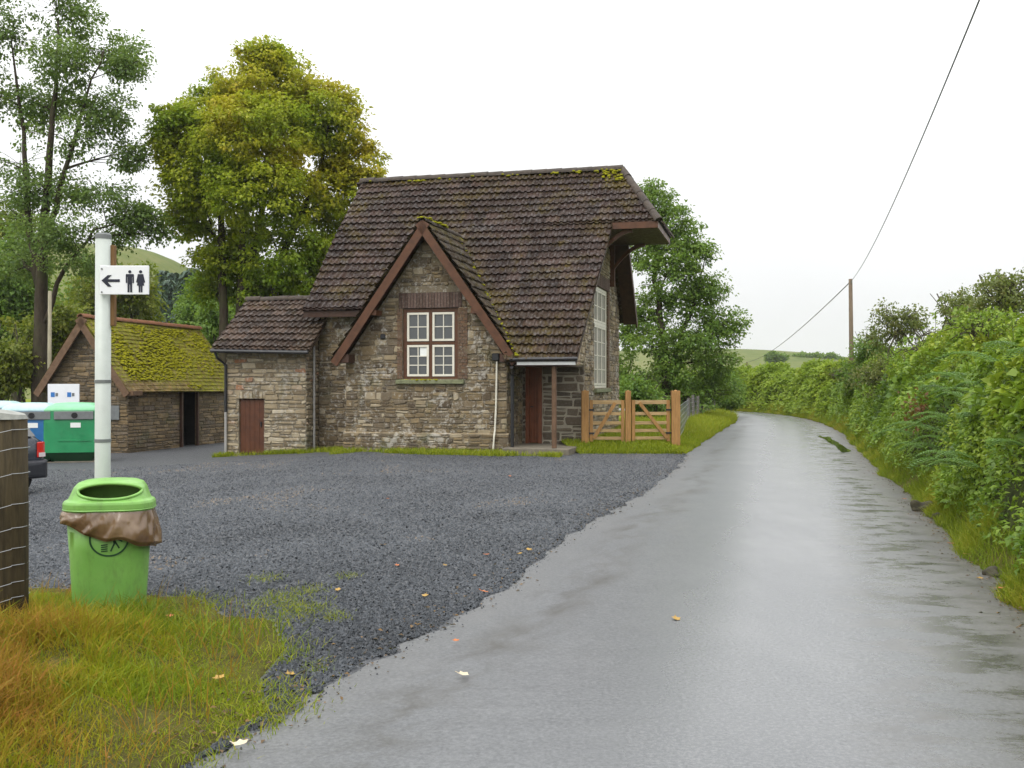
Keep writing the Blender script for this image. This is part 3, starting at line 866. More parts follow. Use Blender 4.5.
# right bank beside the road
BANK_S = np.array([0.0, 0.12, 0.35, 0.7, 1.2, 1.8, 2.6, 6.0, 30.0, 120.0])
BANK_Z = np.array([0.0, 0.05, 0.25, 0.6, 1.05, 1.35, 1.5, 1.55, 1.6, 1.6])
def bank():
    Pn = _nrm
    S = BANK_S[None, :, None]
    P = RRw[:, None, :] + Pn[:, None, :] * S
    lump = vnoise(np.stack([P[..., 0] * 1.5, P[..., 1] * 1.5, np.zeros(P.shape[:2])], -1)) - 0.5
    Z = BANK_Z[None, :] + lump * 0.2 * np.clip(BANK_S / 0.6, 0, 1)[None, :]
    Z[:, 0] = -0.004
    o = grid('bank', P[:, :7, 0], P[:, :7, 1], Z[:, :7], M['earth'])
    tag(o, kind='structure')
bank()
def raised_field():
    P1 = RRw[40:270] + _nrm[40:270] * 2.5
    X = np.stack([P1[:, 0] + k for k in (0, 3, 12, 60)], 1); Y = np.stack([P1[:, 1] + k * 0.12 for k in (0, 3, 12, 60)], 1)
    Z = np.full_like(X, 1.45); 
    tag(grid('raised_field', X, Y, Z, M['field']), kind='structure')
raised_field()

def hill(name, cx, cy, rx, ry, h, mat, rot=0.0, seed=1):
    t = np.linspace(0, 2 * np.pi, 64); r = np.linspace(0, 1, 24)
    Rr, T = np.meshgrid(r, t)
    X = np.cos(T) * Rr * rx; Y = np.sin(T) * Rr * ry
    Z = h * (0.5 + 0.5 * np.cos(np.pi * Rr)) * (0.88 + 0.24 * vnoise(np.stack([X / rx * 3 + seed, Y / ry * 3, np.zeros_like(X)], -1))) - 0.3
    Z[:, -1] = -0.5
    c_, s_ = math.cos(rot), math.sin(rot)
    o = grid(name, cx + X * c_ - Y * s_, cy + X * s_ + Y * c_, Z, mat)
    return tag(o, kind='structure')
hill('hill', -86, 215, 54, 90, 34, M['hill'], 0.0, 1)
hill('hill', -210, 260, 110, 150, 40, M['hill'], 0.2, 3)
hill('hill', 52, 330, 150, 110, 13.2, M['hill'], -0.1, 2)
hill('hill', 190, 420, 190, 120, 14.5, M['hill'], 0.1, 5)

# ------------------------------------------------------------------ masonry and roof builders
def span(poly, z):
    xs = []
    n = len(poly)
    for i in range(n):
        (s0, z0), (s1, z1) = poly[i], poly[(i + 1) % n]
        if (z0 <= z <= z1) or (z1 <= z <= z0):
            if abs(z1 - z0) < 1e-9: xs += [s0, s1]
            else: xs.append(s0 + (s1 - s0) * (z - z0) / (z1 - z0))
    return (min(xs), max(xs)) if xs else None

def stone_wall(mb, p0, dirv, nrm, poly, holes=(), ch=(0.09, 0.22), sw=(0.09, 0.33), gap=0.017, proud=(0.008, 0.028), reveal=0.18, tints=(0.08, 1.0), rnd=None):
    """poly: convex (s,z); holes: (s0,z0,s1,z1). plane passes p0 with direction dirv (2-D) and outward normal nrm (2-D)"""
    rnd = rnd or random
    def pt(s, z, o=0.0):
        return (p0[0] + dirv[0] * s + nrm[0] * o, p0[1] + dirv[1] * s + nrm[1] * o, z)
    bm = bmesh.new()
    bm.faces.new([bm.verts.new((s, z, 0)) for s, z in poly])
    for (a, b, c_, d) in holes:
        for co, no in (((a, 0, 0), (1, 0, 0)), ((c_, 0, 0), (1, 0, 0)), ((0, b, 0), (0, 1, 0)), ((0, d, 0), (0, 1, 0))):
            bmesh.ops.bisect_plane(bm, geom=bm.verts[:] + bm.edges[:] + bm.faces[:], plane_co=co, plane_no=no)
    for f in bm.faces:
        c0 = f.calc_center_median()
        if any(a < c0.x < c_ and b < c0.y < d for a, b, c_, d in holes): continue
        mb.add([pt(v.co.x, v.co.y) for v in f.verts], [tuple(range(len(f.verts)))], 0.0)
    bm.free()
    for (a, b, c_, d) in holes:
        rev = -reveal
        for q in (((a, b), (a, d)), ((c_, b), (c_, d)), ((a, d), (c_, d)), ((a, b), (c_, b))):
            (s0, z0), (s1, z1) = q
            mb.add([pt(s0, z0), pt(s1, z1), pt(s1, z1, rev), pt(s0, z0, rev)], [(0, 1, 2, 3)], 0.3)
    zs = [p[1] for p in poly]
    z = min(zs); zmax = max(zs)
    while z < zmax - 0.04:
        h = rnd.uniform(*ch)
        z1 = min(z + h, zmax)
        sa, sb = span(poly, z + 0.01), span(poly, z1 - 0.01)
        if sa and sb:
            lo, hi = max(sa[0], sb[0]), min(sa[1], sb[1])
            s = lo - rnd.uniform(0, 0.03)
            first = True
            while s < hi - 0.03:
                wdt = rnd.uniform(*sw) * (0.7 + 0.6 * h / ch[1])
                e = s + wdt
                if hi - e < 0.09: e = hi
                segs = [(max(s, lo), min(e, hi))]
                for (a, b, c_, d) in holes:
                    if z1 > b + 0.03 and z < d - 0.03:
                        ns = []
                        for (q0, q1) in segs:
                            if q1 <= a or q0 >= c_: ns.append((q0, q1))
                            else:
                                if q0 < a - 0.04: ns.append((q0, a))
                                if q1 > c_ + 0.04: ns.append((c_, q1))
                        segs = ns
                for q0, q1 in segs:
                    if q1 - q0 < 0.05: continue
                    sub = [(z, z1)]
                    if h > 0.12 and rnd.random() < 0.5:
                        zm = z + h * rnd.uniform(0.3, 0.7); sub = [(z, zm), (zm, z1)]
                    for za, zb in sub:
                        g2 = gap * rnd.uniform(0.3, 0.9)
                        x0, x1, y0, y1 = q0 + g2, q1 - g2, za + g2, zb - g2
                        if y1 - y0 < 0.02: continue
                        bv = min(0.02, (y1 - y0) * 0.3, (x1 - x0) * 0.3)
                        o = rnd.uniform(*proud)
                        j = lambda k=0.02: rnd.uniform(-k, k)
                        ring = [(x0 + bv, y0), (x1 - bv, y0), (x1, y0 + bv), (x1, y1 - bv), (x1 - bv, y1), (x0 + bv, y1), (x0, y1 - bv), (x0, y0 + bv)]
                        ring = [(a_ + j(), b_ + j()) for a_, b_ in ring]
                        cx_, cy_ = (x0 + x1) / 2, (y0 + y1) / 2
                        inn = [(cx_ + (a_ - cx_) * (1 - 0.012 / max(0.03, (x1 - x0) / 2)), cy_ + (b_ - cy_) * (1 - 0.012 / max(0.03, (y1 - y0) / 2))) for a_, b_ in ring]
                        vs_ = [pt(a_, b_, -0.002) for a_, b_ in ring] + [pt(a_, b_, o + j(0.004)) for a_, b_ in inn]
                        fs = [tuple(range(8, 16))] + [(i, (i + 1) % 8, 8 + (i + 1) % 8, 8 + i) for i in range(8)]
                        mb.add(vs_, fs, rnd.uniform(*tints))
                s = e
        z = z1

def brick_patch(mb, p0, dirv, nrm, s0, s1, z0, z1, bw=0.22, bh=0.075, out=0.02, soldier=False):
    def pt(s, z, o=0.0):
        return (p0[0] + dirv[0] * s + nrm[0] * o, p0[1] + dirv[1] * s + nrm[1] * o, z)
    mb.add([pt(s0, z0, out * 0.6), pt(s1, z0, out * 0.6), pt(s1, z1, out * 0.6), pt(s0, z1, out * 0.6)], [(0, 1, 2, 3)], 0.0)
    nx = max(1, round((s1 - s0) / bw)); nz_ = max(1, round((z1 - z0) / bh))
    for i in range(nz_):
        for k in range(-1, nx + 1):
            off = 0.5 * (i % 2) if not soldier else 0
            a = s0 + (k + off) * (s1 - s0) / nx; b = a + (s1 - s0) / nx
            a, b = max(a, s0), min(b, s1)
            if b - a < 0.02: continue
            za = z0 + i * (z1 - z0) / nz_; zb = za + (z1 - z0) / nz_
            g_ = 0.006
            o = out + random.uniform(0, 0.006)
            vs_ = [pt(a + g_, za + g_, 0), pt(b - g_, za + g_, 0), pt(b - g_, zb - g_, 0), pt(a + g_, zb - g_, 0)]
            vs_ += [pt(a + g_, za + g_, o), pt(b - g_, za + g_, o), pt(b - g_, zb - g_, o), pt(a + g_, zb - g_, o)]
            mb.add(vs_, [(4, 5, 6, 7), (0, 1, 5, 4), (1, 2, 6, 5), (2, 3, 7, 6), (3, 0, 4, 7)], random.uniform(0.08, 1))

def tile_roof(name, mat, parent, mapf, u0, u1, v0, v1, clips=(), tw=0.165, tl=0.27, lift=0.052, roll=0.04, moss=None, nu=5, seed=1, under=0.05):
    """tiles in roof-plane coordinates (u along eave, v down slope from ridge, n out). mapf(u,v,n)->point"""
    rnd = random.Random(seed)
    bm = bmesh.new()
    k0, k1 = math.floor(u0 / tw) - 1, math.ceil(u1 / tw) + 1
    nv = math.ceil((v1 - v0) / tl)
    us = [k0 * tw + i * tw / nu for i in range((k1 - k0) * nu + 1)]
    def prof(u):
        f = (u / tw) % 1.0
        return roll * (max(0.0, math.cos((f - 0.5) * 2 * math.pi * 0.9)) ** 1.2)
    for r in range(nv):
        va, vb = v0 + r * tl, v0 + (r + 1) * tl
        offs = {}
        rows = []
        for vv, nn in ((va, 0.0), (va + (vb - va) * 0.5, lift * 0.55), (vb + 0.02, lift), (vb + 0.02, -0.01)):
            row = []
            for i, u in enumerate(us):
                ti = i // nu
                if ti not in offs: offs[ti] = (rnd.gauss(0, 0.003), rnd.gauss(0, 0.004))
                o, dv = offs[ti]
                p = prof(u) if nn > -0.005 else 0.0
                sag = 0.02 * math.sin(u * 0.9 + r * 0.35)
                row.append(bm.verts.new((u, vv + (dv if vv > va + 0.1 else 0), nn + p + o + sag)))
            rows.append(row)
        for a, b in zip(rows[:-1], rows[1:]):
            for i in range(len(us) - 1):
                bm.faces.new((a[i], a[i + 1], b[i + 1], b[i]))
    allc = list(clips) + [((u0, 0), (-1, 0)), ((u1, 0), (1, 0)), ((0, v1 + 0.02), (0, 1))]
    for (co, no) in allc:
        bmesh.ops.bisect_plane(bm, geom=bm.verts[:] + bm.edges[:] + bm.faces[:], plane_co=(co[0], co[1], 0), plane_no=(no[0], no[1], 0), clear_outer=True)
    # a flat underside so the roof has thickness
    b2 = bmesh.new()
    fv = [b2.verts.new(p) for p in ((u0, v0, -under), (u1, v0, -under), (u1, v1, -under), (u0, v1, -under))]
    b2.faces.new(fv)
    for (co, no) in allc:
        bmesh.ops.bisect_plane(b2, geom=b2.verts[:] + b2.edges[:] + b2.faces[:], plane_co=(co[0], co[1], 0), plane_no=(no[0], no[1], 0), clear_outer=True)
    ex = bmesh.ops.extrude_face_region(b2, geom=b2.faces[:])
    for v in [g_ for g_ in ex['geom'] if isinstance(g_, bmesh.types.BMVert)]: v.co.z = -0.005
    me2 = bpy.data.meshes.new('tmp'); b2.to_mesh(me2); b2.free(); bm.from_mesh(me2); bpy.data.meshes.remove(me2)
    uvl = bm.loops.layers.uv.new('UVMap')
    ml = bm.verts.layers.float.new('moss')
    for f in bm.faces:
        for lp in f.loops: lp[uvl].uv = (lp.vert.co.x + 100 * tw, lp.vert.co.y + 100 * tl)
    for v in bm.verts:
        u, vv, nn = v.co
        v[ml] = moss(u, vv) if moss else 0.0
        v.co = mapf(u, vv, nn)
    bmesh.ops.recalc_face_normals(bm, faces=bm.faces)
    me = bpy.data.meshes.new(name); bm.to_mesh(me); bm.free()
    return link(name, me, mat, parent)

def ridge_tiles(name, p0, p1, mat, parent, r=0.13, step=0.42, seed=2):
    rnd = random.Random(seed)
    p0, p1 = Vector(p0), Vector(p1); d = p1 - p0; L = d.length; d.normalize()
    sd = d.cross(Vector((0, 0, 1))).normalized(); up = sd.cross(d)
    mb = MB(); n = max(1, round(L / step))
    for i in range(n):
        a = p0 + d * (L * i / n - 0.01); b = p0 + d * (L * (i + 1) / n + 0.02)
        dz = rnd.uniform(-0.008, 0.008)
        rings = []
        for p, rr in ((a, r * 0.96), (b, r * 1.05)):
            ring = []
            for k in range(9):
                th = math.pi * (k / 8.0)
                ring.append(p + sd * math.cos(th) * rr + up * (math.sin(th) * rr - 0.05 + dz))
            for k in range(8, -1, -1):
                th = math.pi * (k / 8.0)
                ring.append(p + sd * math.cos(th) * (rr - 0.02) + up * (math.sin(th) * (rr - 0.02) - 0.05 + dz))
            rings.append(ring)
        mb.loft(rings, True, rnd.random())
    return mb.build(name, mat, parent)

def moss_cushions(name, pts, parent, seed=3, size=(0.04, 0.11)):
    rnd = random.Random(seed); mb = MB()
    for p in pts:
        r = rnd.uniform(*size)
        n = 7
        rings = []
        for z, k in ((-0.02, 1.0), (r * 0.2, 0.9), (r * 0.36, 0.55), (r * 0.42, 0.12)):
            rings.append([(p[0] + math.cos(6.283 * i / n) * r * k * rnd.uniform(0.8, 1.2), p[1] + math.sin(6.283 * i / n) * r * k * rnd.uniform(0.8, 1.2), p[2] + z) for i in range(n)])
        mb.loft(rings, True, rnd.random())
    return tag(mb.build(name, M['moss'], parent, True), kind='stuff')

def sash(parent, P, s0, s1, z0, z1, cols, rows, fr=0.05, bar=0.022, dep=0.05, glass_in=0.03, name='casement'):
    """P(s,z,o)-> local point; frame of a white casement with its glass as sub-part"""
    def bx(mb, a0, a1, b0, b1, o0, o1):
        vs_ = [P(a0, b0, o0), P(a1, b0, o0), P(a1, b1, o0), P(a0, b1, o0), P(a0, b0, o1), P(a1, b0, o1), P(a1, b1, o1), P(a0, b1, o1)]
        mb.add(vs_, [(3, 2, 1, 0), (4, 5, 6, 7), (0, 1, 5, 4), (1, 2, 6, 5), (2, 3, 7, 6), (3, 0, 4, 7)])
    mb = MB()
    bx(mb, s0, s0 + fr, z0, z1, 0, dep); bx(mb, s1 - fr, s1, z0, z1, 0, dep)
    bx(mb, s0 + fr, s1 - fr, z0, z0 + fr, 0, dep - 0.002); bx(mb, s0 + fr, s1 - fr, z1 - fr, z1, 0, dep - 0.002)
    for i in range(1, cols):
        c_ = s0 + fr + (s1 - s0 - 2 * fr) * i / cols
        bx(mb, c_ - bar / 2, c_ + bar / 2, z0 + fr, z1 - fr, 0.012, dep - 0.012)
    for i in range(1, rows):
        c_ = z0 + fr + (z1 - z0 - 2 * fr) * i / rows
        bx(mb, s0 + fr, s1 - fr, c_ - bar / 2, c_ + bar / 2, 0.014, dep - 0.014)
    f = mb.build(name, M['white'], parent)
    gl = MB()
    gl.add([P(s0 + fr * 0.6, z0 + fr * 0.6, 0.018), P(s1 - fr * 0.6, z0 + fr * 0.6, 0.018), P(s1 - fr * 0.6, z1 - fr * 0.6, 0.018), P(s0 + fr * 0.6, z1 - fr * 0.6, 0.018)], [(0, 1, 2, 3)])
    gl.build('pane', M['glass'], f)
    return f

# ------------------------------------------------------------------ the stone house
def house():
    H = thing('stone_house', 'brown stone house with steep tiled roof and gabled front window beside the gravel yard', 'house', HO, -A14)
    ZR, DR, SL = 7.27, 4.2, 1.094
    cs = 1 / math.sqrt(1 + SL * SL); sn = SL * cs
    def front(u, v, n): return (u, DR - v * cs - n * sn, ZR - v * sn + n * cs)
    def back(u, v, n): return (u, DR + v * cs + n * sn, ZR - v * sn + n * cs)
    vz = lambda z: (ZR - z) / sn
    rz = lambda d: ZR - abs(DR - d) * SL
    # walls
    mb = MB()
    AX, AZ, GS = 2.06, 5.12, 1.42
    win = (1.44, 1.72, 2.79, 3.37)
    hw = 3.96
    z_l = AZ - GS * AX; z_r = AZ - GS * (hw - AX)
    stone_wall(mb, (0, 0), (1, 0), (0, -1), [(0, 0.42), (hw, 0.42), (hw, z_r), (AX, AZ), (0, z_l)], [win, (1.34, 3.37, 2.89, 3.74)], reveal=0.16)
    stone_wall(mb, (0, -0.05), (1, 0), (0, -1), [(-0.05, -0.3), (hw + 0.05, -0.3), (hw + 0.05, 0.44), (-0.05, 0.44)])
    mb.add([(-0.05, -0.05, 0.44), (hw + 0.05, -0.05, 0.44), (hw + 0.05, 0.02, 0.47), (-0.05, 0.02, 0.47)], [(0, 1, 2, 3)], 0.9)
    # returns of the gable wing
    stone_wall(mb, (hw, 0), (0, 1), (1, 0), [(0, -0.3), (1.5, -0.3), (1.5, 2.6), (0, 2.3)])
    stone_wall(mb, (0, 0), (0, 1), (-1, 0), [(0, -0.3), (1.1, -0.3), (1.1, 2.6), (0, 2.3)])
    # left part of the main front, left end, right end, back
    stone_wall(mb, (-1.2, 1.1), (1, 0), (0, -1), [(0, -0.4), (1.2, -0.4), (1.2, 3.85), (0, 3.85)])
    WB = 7.3
    stone_wall(mb, (-1.2, 1.1), (0, 1), (-1, 0), [(0, -0.4), (6.2, -0.4), (6.2, 3.8), (3.1, ZR - 0.25), (0, 3.8)], sw=(0.3, 0.7), ch=(0.15, 0.25))
    swin = (1.35, 1.50, 3.55, 4.12)
    gp = [(0, -0.2), (WB - 1.5, -0.2), (WB - 1.5, rz(WB) - 0.12), (5.85 - 1.5, rz(5.85) - 0.12), (2.55 - 1.5, rz(2.55) - 0.12), (0, rz(1.5) - 0.12)]
    stone_wall(mb, (5.5, 1.5), (0, 1), (1, 0), gp, [swin], sw=(0.2, 0.5), ch=(0.09, 0.18), tints=(0.4, 1.0), reveal=0.14)
    mb.add([(-1.2, WB, -0.3), (5.5, WB, -0.3), (5.5, WB, 3.8), (-1.2, WB, 3.8)], [(0, 1, 2, 3)], 0.4)
    wall = mb.build('wall', M['stone_house'], H)
    # porch back wall
    mb = MB()
    stone_wall(mb, (hw, 1.5), (1, 0), (0, -1), [(0, 0.0), (1.54, 0.0), (1.54, 4.0), (0, 4.0)], [(0.10, 0.0, 0.50, 2.05)], ch=(0.16, 0.24), sw=(0.24, 0.48), gap=0.03)
    pw = mb.build('porch_wall', M['stone_porch'], H)
    mb = MB(); mb.b2((hw - 0.0, -0.45, 0.0), (5.5, 1.5, 0.16))
    mb.build('porch_step', M['slab'], H, bevel=0.015)
    d_ = MB(); d_.b2((hw + 0.16, 1.55, 0.17), (hw + 0.44, 1.60, 1.98))
    for k in range(4): d_.b2((hw + 0.165 + k * 0.068, 1.535, 0.18), (hw + 0.165 + k * 0.068 + 0.063, 1.552, 1.97))
    door = d_.build('porch_door', M['porch_red'], H)
    mb = MB(); mb.b2((hw + 0.10, 1.44, 0.16), (hw + 0.18, 1.58, 2.05)); mb.b2((hw + 0.42, 1.44, 0.16), (hw + 0.50, 1.58, 2.05)); mb.b2((hw + 0.182, 1.442, 1.97), (hw + 0.418, 1.578, 2.05))
    mb.build('door_frame', M['porch_red'], door)
    mb = MB(); mb.tube([(hw + 0.22, 1.50, 1.05), (hw + 0.22, 1.46, 1.05), (hw + 0.29, 1.46, 1.05)], 0.012)
    mb.build('handle', M['black'], door)
    # roof of the main block
    e1 = vz(3.44); e2 = vz(2.13); vh = vz(5.62)
    ltop, lbot = -1.31, -1.46
    nl = Vector((-(e1), (lbot - ltop))).normalized()
    def moss_main(u, v):
        m_ = 0.0
        if v < 0.35: m_ += 0.40 * (1 - v / 0.35)
        if u > 5.55 and v < 0.9: m_ += 0.8 * min(1, (u - 5.55) / 0.15)
        vy = abs((u - (AX + (v * sn - (ZR - 5.35)) / GS * 1.0)))
        if v * sn > ZR - 5.4 and vy < 0.45: m_ += 0.42 * (1 - vy / 0.45)
        if v > e2 - 1.6 and u > 3.8: m_ += 0.10
        return m_
    tile_roof('roof', M['tile'], H, front, lbot, 2.1, 0, e1, [((ltop, 0), (nl.x, nl.y))], moss=moss_main, seed=1)
    hipd = Vector((7.15 - 6.03, vh)); hn = Vector((hipd.y, -hipd.x)).normalized()
    tile_roof('roof', M['tile'], H, front, 2.1, 7.2, 0, vh, [((6.03, 0), (hn.x, hn.y))], moss=moss_main, seed=2)
    vd = Vector((5.66 - 6.02, e2 - vh)); vn = Vector((vd.y, -vd.x)).normalized()
    GVA = -1.0 / 1.42 * sn; gvn = Vector((-1, 0)) ; k_ = sn / 1.42; gvn = Vector((-1, k_)).normalized(); gu0 = AX + (5.36 - ZR) / 1.42 - 0.30
    tile_roof('roof', M['tile'], H, front, 2.1, 6.1, math.floor(vh / 0.27) * 0.27, e2, [((gu0, 0), (gvn.x, gvn.y)), ((6.02, vh), (vn.x, vn.y)), ((0, vh), (0, -1))], moss=moss_main, seed=3)
    # hip face over the hood
    hs = math.atan2(ZR - 5.62, 7.15 - 6.03); hc, hsn = math.cos(hs), math.sin(hs)
    hl = (ZR - 5.62) / hsn
    def hipf(u, v, n): return (6.03 + v * hc + n * hsn, DR + u, ZR - v * hsn + n * hc)
    k = 1.58 / hl
    n1 = Vector((1, -k)).normalized(); n2 = Vector((-1, -k)).normalized()
    tile_roof('hip_roof', M['tile'], H, hipf, -1.6, 1.6, 0, hl, [((0, 0), (n1.x, n1.y)), ((0, 0), (n2.x, n2.y))], seed=4)
    tile_roof('roof', M['tile'], H, back, lbot, 7.2, 0, vh, [((6.03, 0), (hn.x, hn.y))], seed=5, nu=3)
    tile_roof('roof', M['tile'], H, back, lbot, 6.0, math.floor(vh / 0.27) * 0.27, e1, [((0, vh), (0, -1))], seed=6, nu=3)
    ridge_tiles('ridge', (ltop - 0.02, DR, ZR + 0.03), (6.03, DR, ZR + 0.03), M['ridge'], H)
    ridge_tiles('hip_ridge', (6.03, DR, ZR + 0.03), (7.17, DR - 1.6, 5.66), M['ridge'], H, r=0.11)
    ridge_tiles('hip_ridge', (6.03, DR, ZR + 0.03), (7.17, DR + 1.6, 5.66), M['ridge'], H, r=0.11)
    rnd = random.Random(4)
    pts = [front(rnd.uniform(5.55, 6.1), rnd.uniform(0, 0.55), 0.05) for _ in range(40)]
    pts += [front(rnd.uniform(-1.3, 5.6), rnd.uniform(-0.05, 0.16), 0.06) for _ in range(60)]
    moss_cushions('roof_moss', pts, H, 5, (0.03, 0.075))
    # hood: soffit, fascias, brackets
    mb = MB(); mb.b2((5.52, 2.70, 5.46), (7.10, 5.70, 5.50)); mb.build('hood_soffit', M['dark_brown'], H)
    mb = MB(); mb.b2((6.0, 2.62, 5.46), (7.14, 2.66, 5.62)); mb.b2((6.0, 5.74, 5.46), (7.14, 5.78, 5.62)); mb.b2((7.10, 2.662, 5.46), (7.14, 5.738, 5.62))
    mb.build('hood_fascia', M['brown_paint'], H)
    for d in (2.86, 5.54):
        mb = MB()
        outer, inner = [], []
        for i in range(9):
            t = i / 8
            outer.append((5.53 + 0.95 * t, 4.68 + 0.76 * math.sin(t * math.pi / 2) ** 0.9))
            inner.append((5.53 + 1.2 * t + 0.02, 4.35 + 1.08 * math.sin(t * math.pi / 2) ** 0.9))
        rings = []
        for (x, z) in outer:
            rings.append([(x, d - 0.06, z - 0.055), (x, d + 0.06, z - 0.055), (x, d + 0.06, min(5.455, z + 0.06)), (x, d - 0.06, min(5.455, z + 0.06))])
        mb.loft(rings)
        mb.b2((5.51, d - 0.065, 4.3), (5.64, d + 0.065, 5.45))
        mb.build('hood_bracket', M['brown_paint'], H)
    # verge boards and soffits along the right end
    def off(p, n): return (p[0], p[1], p[2])
    mb = MB()
    a = Vector(back(5.80, vh, -0.10)); b = Vector(back(5.80, e1, -0.10))
    mb.beam(a, b, 0.40, 0.03, up=(0, 0.5, 0.7)); mb.build('verge_soffit', M['dark_brown'], H)
    mb = MB(); mb.beam(back(5.99, vh, -0.10), back(5.99, e1 + 0.05, -0.10), 0.04, 0.20, up=(0, 0.5, 0.7)); mb.build('verge_board', M['dark_brown'], H)
    mb = MB(); mb.beam(front(5.93, vh, -0.09), front(5.60, e2, -0.09), 0.12, 0.05, up=(0, -0.5, 0.7)); mb.build('verge_board', M['dark_brown'], H)
    # left eave board and gutter, porch eave
    mb = MB(); p = front(0, e1, -0.09); mb.b2((lbot, p[1] - 0.02, p[2] - 0.12), (0.2, p[1] + 0.03, p[2] + 0.03)); mb.build('eave_board', M['dark_brown'], H)
    mb = MB(); p = front(0, e2, -0.05)
    mb.b2((hw + 0.35, p[1] - 0.0, p[2] - 0.07), (5.64, p[1] + 0.035, p[2] + 0.03)); mb.build('porch_fascia', M['white_dull'], H)
    mb = MB(); mb.tube([(hw + 0.2, p[1] - 0.045, p[2] + 0.055), (5.70, p[1] - 0.045, p[2] + 0.065)], 0.04, 10); mb.build('gutter', M['black'], H)
    mb = MB(); mb.b2((hw + 0.3, -0.42, 2.0), (5.49, 1.4, 2.03)); mb.build('porch_ceiling', M['dark_brown'], H)
    mb = MB(); mb.b2((5.08, -0.34, 0.16), (5.18, -0.24, 2.0)); mb.build('porch_post', M['old_board'], H, bevel=0.012)
    # side closing board of the porch
    mb = MB(); stone_wall(mb, (5.5, -0.35), (0, 1), (1, 0), [(0, 2.03), (1.84, 2.03), (1.84, rz(1.48) - 0.12), (0, 2.1)]); mb.build('porch_cheek', M['stone_pale'], H)
    # gable wing roof
    gcs = 1 / math.sqrt(1 + GS * GS); gsn = GS * gcs
    GZ = 5.36
    def gr(u, v, n): return (AX + v * gcs + n * gsn, u, GZ - v * gsn + n * gcs)
    def gl(u, v, n): return (AX - v * gcs - n * gsn, u, GZ - v * gsn + n * gcs)
    gv = 2.24 / gcs
    # right slope dies into the main roof along the valley
    c0 = Vector((DR - (ZR - GZ) / SL + 0.12, 0)); dz_dv = gsn / SL
    vl = Vector((-dz_dv, 1)); vnn = Vector((vl.y, -vl.x)).normalized()
    mossg = lambda u, v: (0.9 if v < 0.14 else 0.0) + 0.12
    tile_roof('gable_roof', M['tile_gable'], H, gr, -0.42, 2.6, 0, gv, [((c0.x, 0), (vnn.x, vnn.y))], moss=mossg, seed=8)
    tile_roof('gable_roof', M['tile_gable'], H, gl, -0.42, 2.4, 0, gv, [], moss=mossg, seed=9)
    gri = ridge_tiles('gable_ridge', (AX, -0.44, GZ + 0.03), (AX, 2.35, GZ + 0.03), M['ridge'], H, r=0.11)
    moss_cushions('ridge_moss', [(AX + rnd.gauss(0, 0.06), -0.44 + 1.75 * rnd.random() ** 1.3, GZ + 0.07) for _ in range(110)], gri, 6, (0.03, 0.07))
    pts = []
    for _ in range(120):
        v = rnd.random() * gv
        pts.append(gr(c0.x - 0.12 - v * dz_dv + rnd.gauss(-0.05, 0.10), v, 0.05))
    moss_cushions('valley_moss', pts, H, 7, (0.02, 0.05))
    # barge boards and their feet
    for sgn, f in ((1, gr), (-1, gl)):
        mb = MB()
        a = Vector(f(-0.40, -0.02, -0.10)); b = Vector(f(-0.40, gv + 0.06, -0.10))
        up = Vector((sgn * gsn, 0, gcs))
        mb.beam(a, b, 0.045, 0.19, up=up)
        bb = mb.build('barge_board', M['brown_paint'], H)
        mb = MB()
        for vv in (0.55, 0.62):
            p = f(-0.20, gv * vv, -0.20); 
        p = f(-0.18, gv * 0.62, -0.21); mb.box(p, (0.14, 0.40, 0.12))
        mb.build('purlin_end', M['brown_paint'], H)
        mb = MB(); p = f(-0.19, gv * 0.955, -0.22); mb.box(p, (0.26, 0.38, 0.20)); mb.build('corbel', M['dark_brown'], H, bevel=0.01)
        # soffit under the overhang
        mb = MB(); a = Vector(f(-0.20, 0.1, -0.075)); b = Vector(f(-0.20, gv, -0.075)); mb.beam(a, b, 0.40, 0.02, up=up); mb.build('gable_soffit', M['dark_brown'], H)
    # gable window
    P = lambda s, z, o: (s, 0.10 - o, z)
    fr = MB()
    def bx(a0, a1, b0, b1, o0, o1):
        vs_ = [P(a0, b0, o0), P(a1, b0, o0), P(a1, b1, o0), P(a0, b1, o0), P(a0, b0, o1), P(a1, b0, o1), P(a1, b1, o1), P(a0, b1, o1)]
        fr.add(vs_, [(3, 2, 1, 0), (4, 5, 6, 7), (0, 1, 5, 4), (1, 2, 6, 5), (2, 3, 7, 6), (3, 0, 4, 7)])
    s0, z0, s1, z1 = win
    f0 = 0.085
    sm = (s0 + s1) / 2; zt = 2.56
    bx(s0, s0 + f0, z0, z1, -0.05, 0.07); bx(s1 - f0, s1, z0, z1, -0.05, 0.07)
    bx(s0 + f0, s1 - f0, z1 - f0, z1, -0.05, 0.068); bx(s0 + f0, s1 - f0, z0, z0 + 0.05, -0.05, 0.068)
    bx(sm - 0.035, sm + 0.035, z0 + 0.05, z1 - f0, -0.05, 0.066); bx(s0 + f0, sm - 0.036, zt - 0.035, zt + 0.035, -0.05, 0.064); bx(sm + 0.036, s1 - f0, zt - 0.035, zt + 0.035, -0.05, 0.064)
    win_o = fr.build('window', M['brown_paint'], H)
    P2 = lambda s, z, o: (s, 0.07 - o, z)
    for (a, b) in ((s0 + f0 + 0.01, sm - 0.045), (sm + 0.045, s1 - f0 - 0.01)):
        sash(win_o, P2, a, b, zt + 0.045, z1 - f0 - 0.01, 2, 2)
        sash(win_o, P2, a, b, z0 + 0.06, zt - 0.045, 2, 3)
    mb = MB(); a = s0 + f0 + 0.01 + 0.31; mb.add([P2(a, 2.26, 0.022), P2(a + 0.20, 2.26, 0.022), P2(a + 0.20, 2.46, 0.022), P2(a, 2.46, 0.022)], [(0, 1, 2, 3)])
    mb.build('paper_notice', M['paper'], win_o)
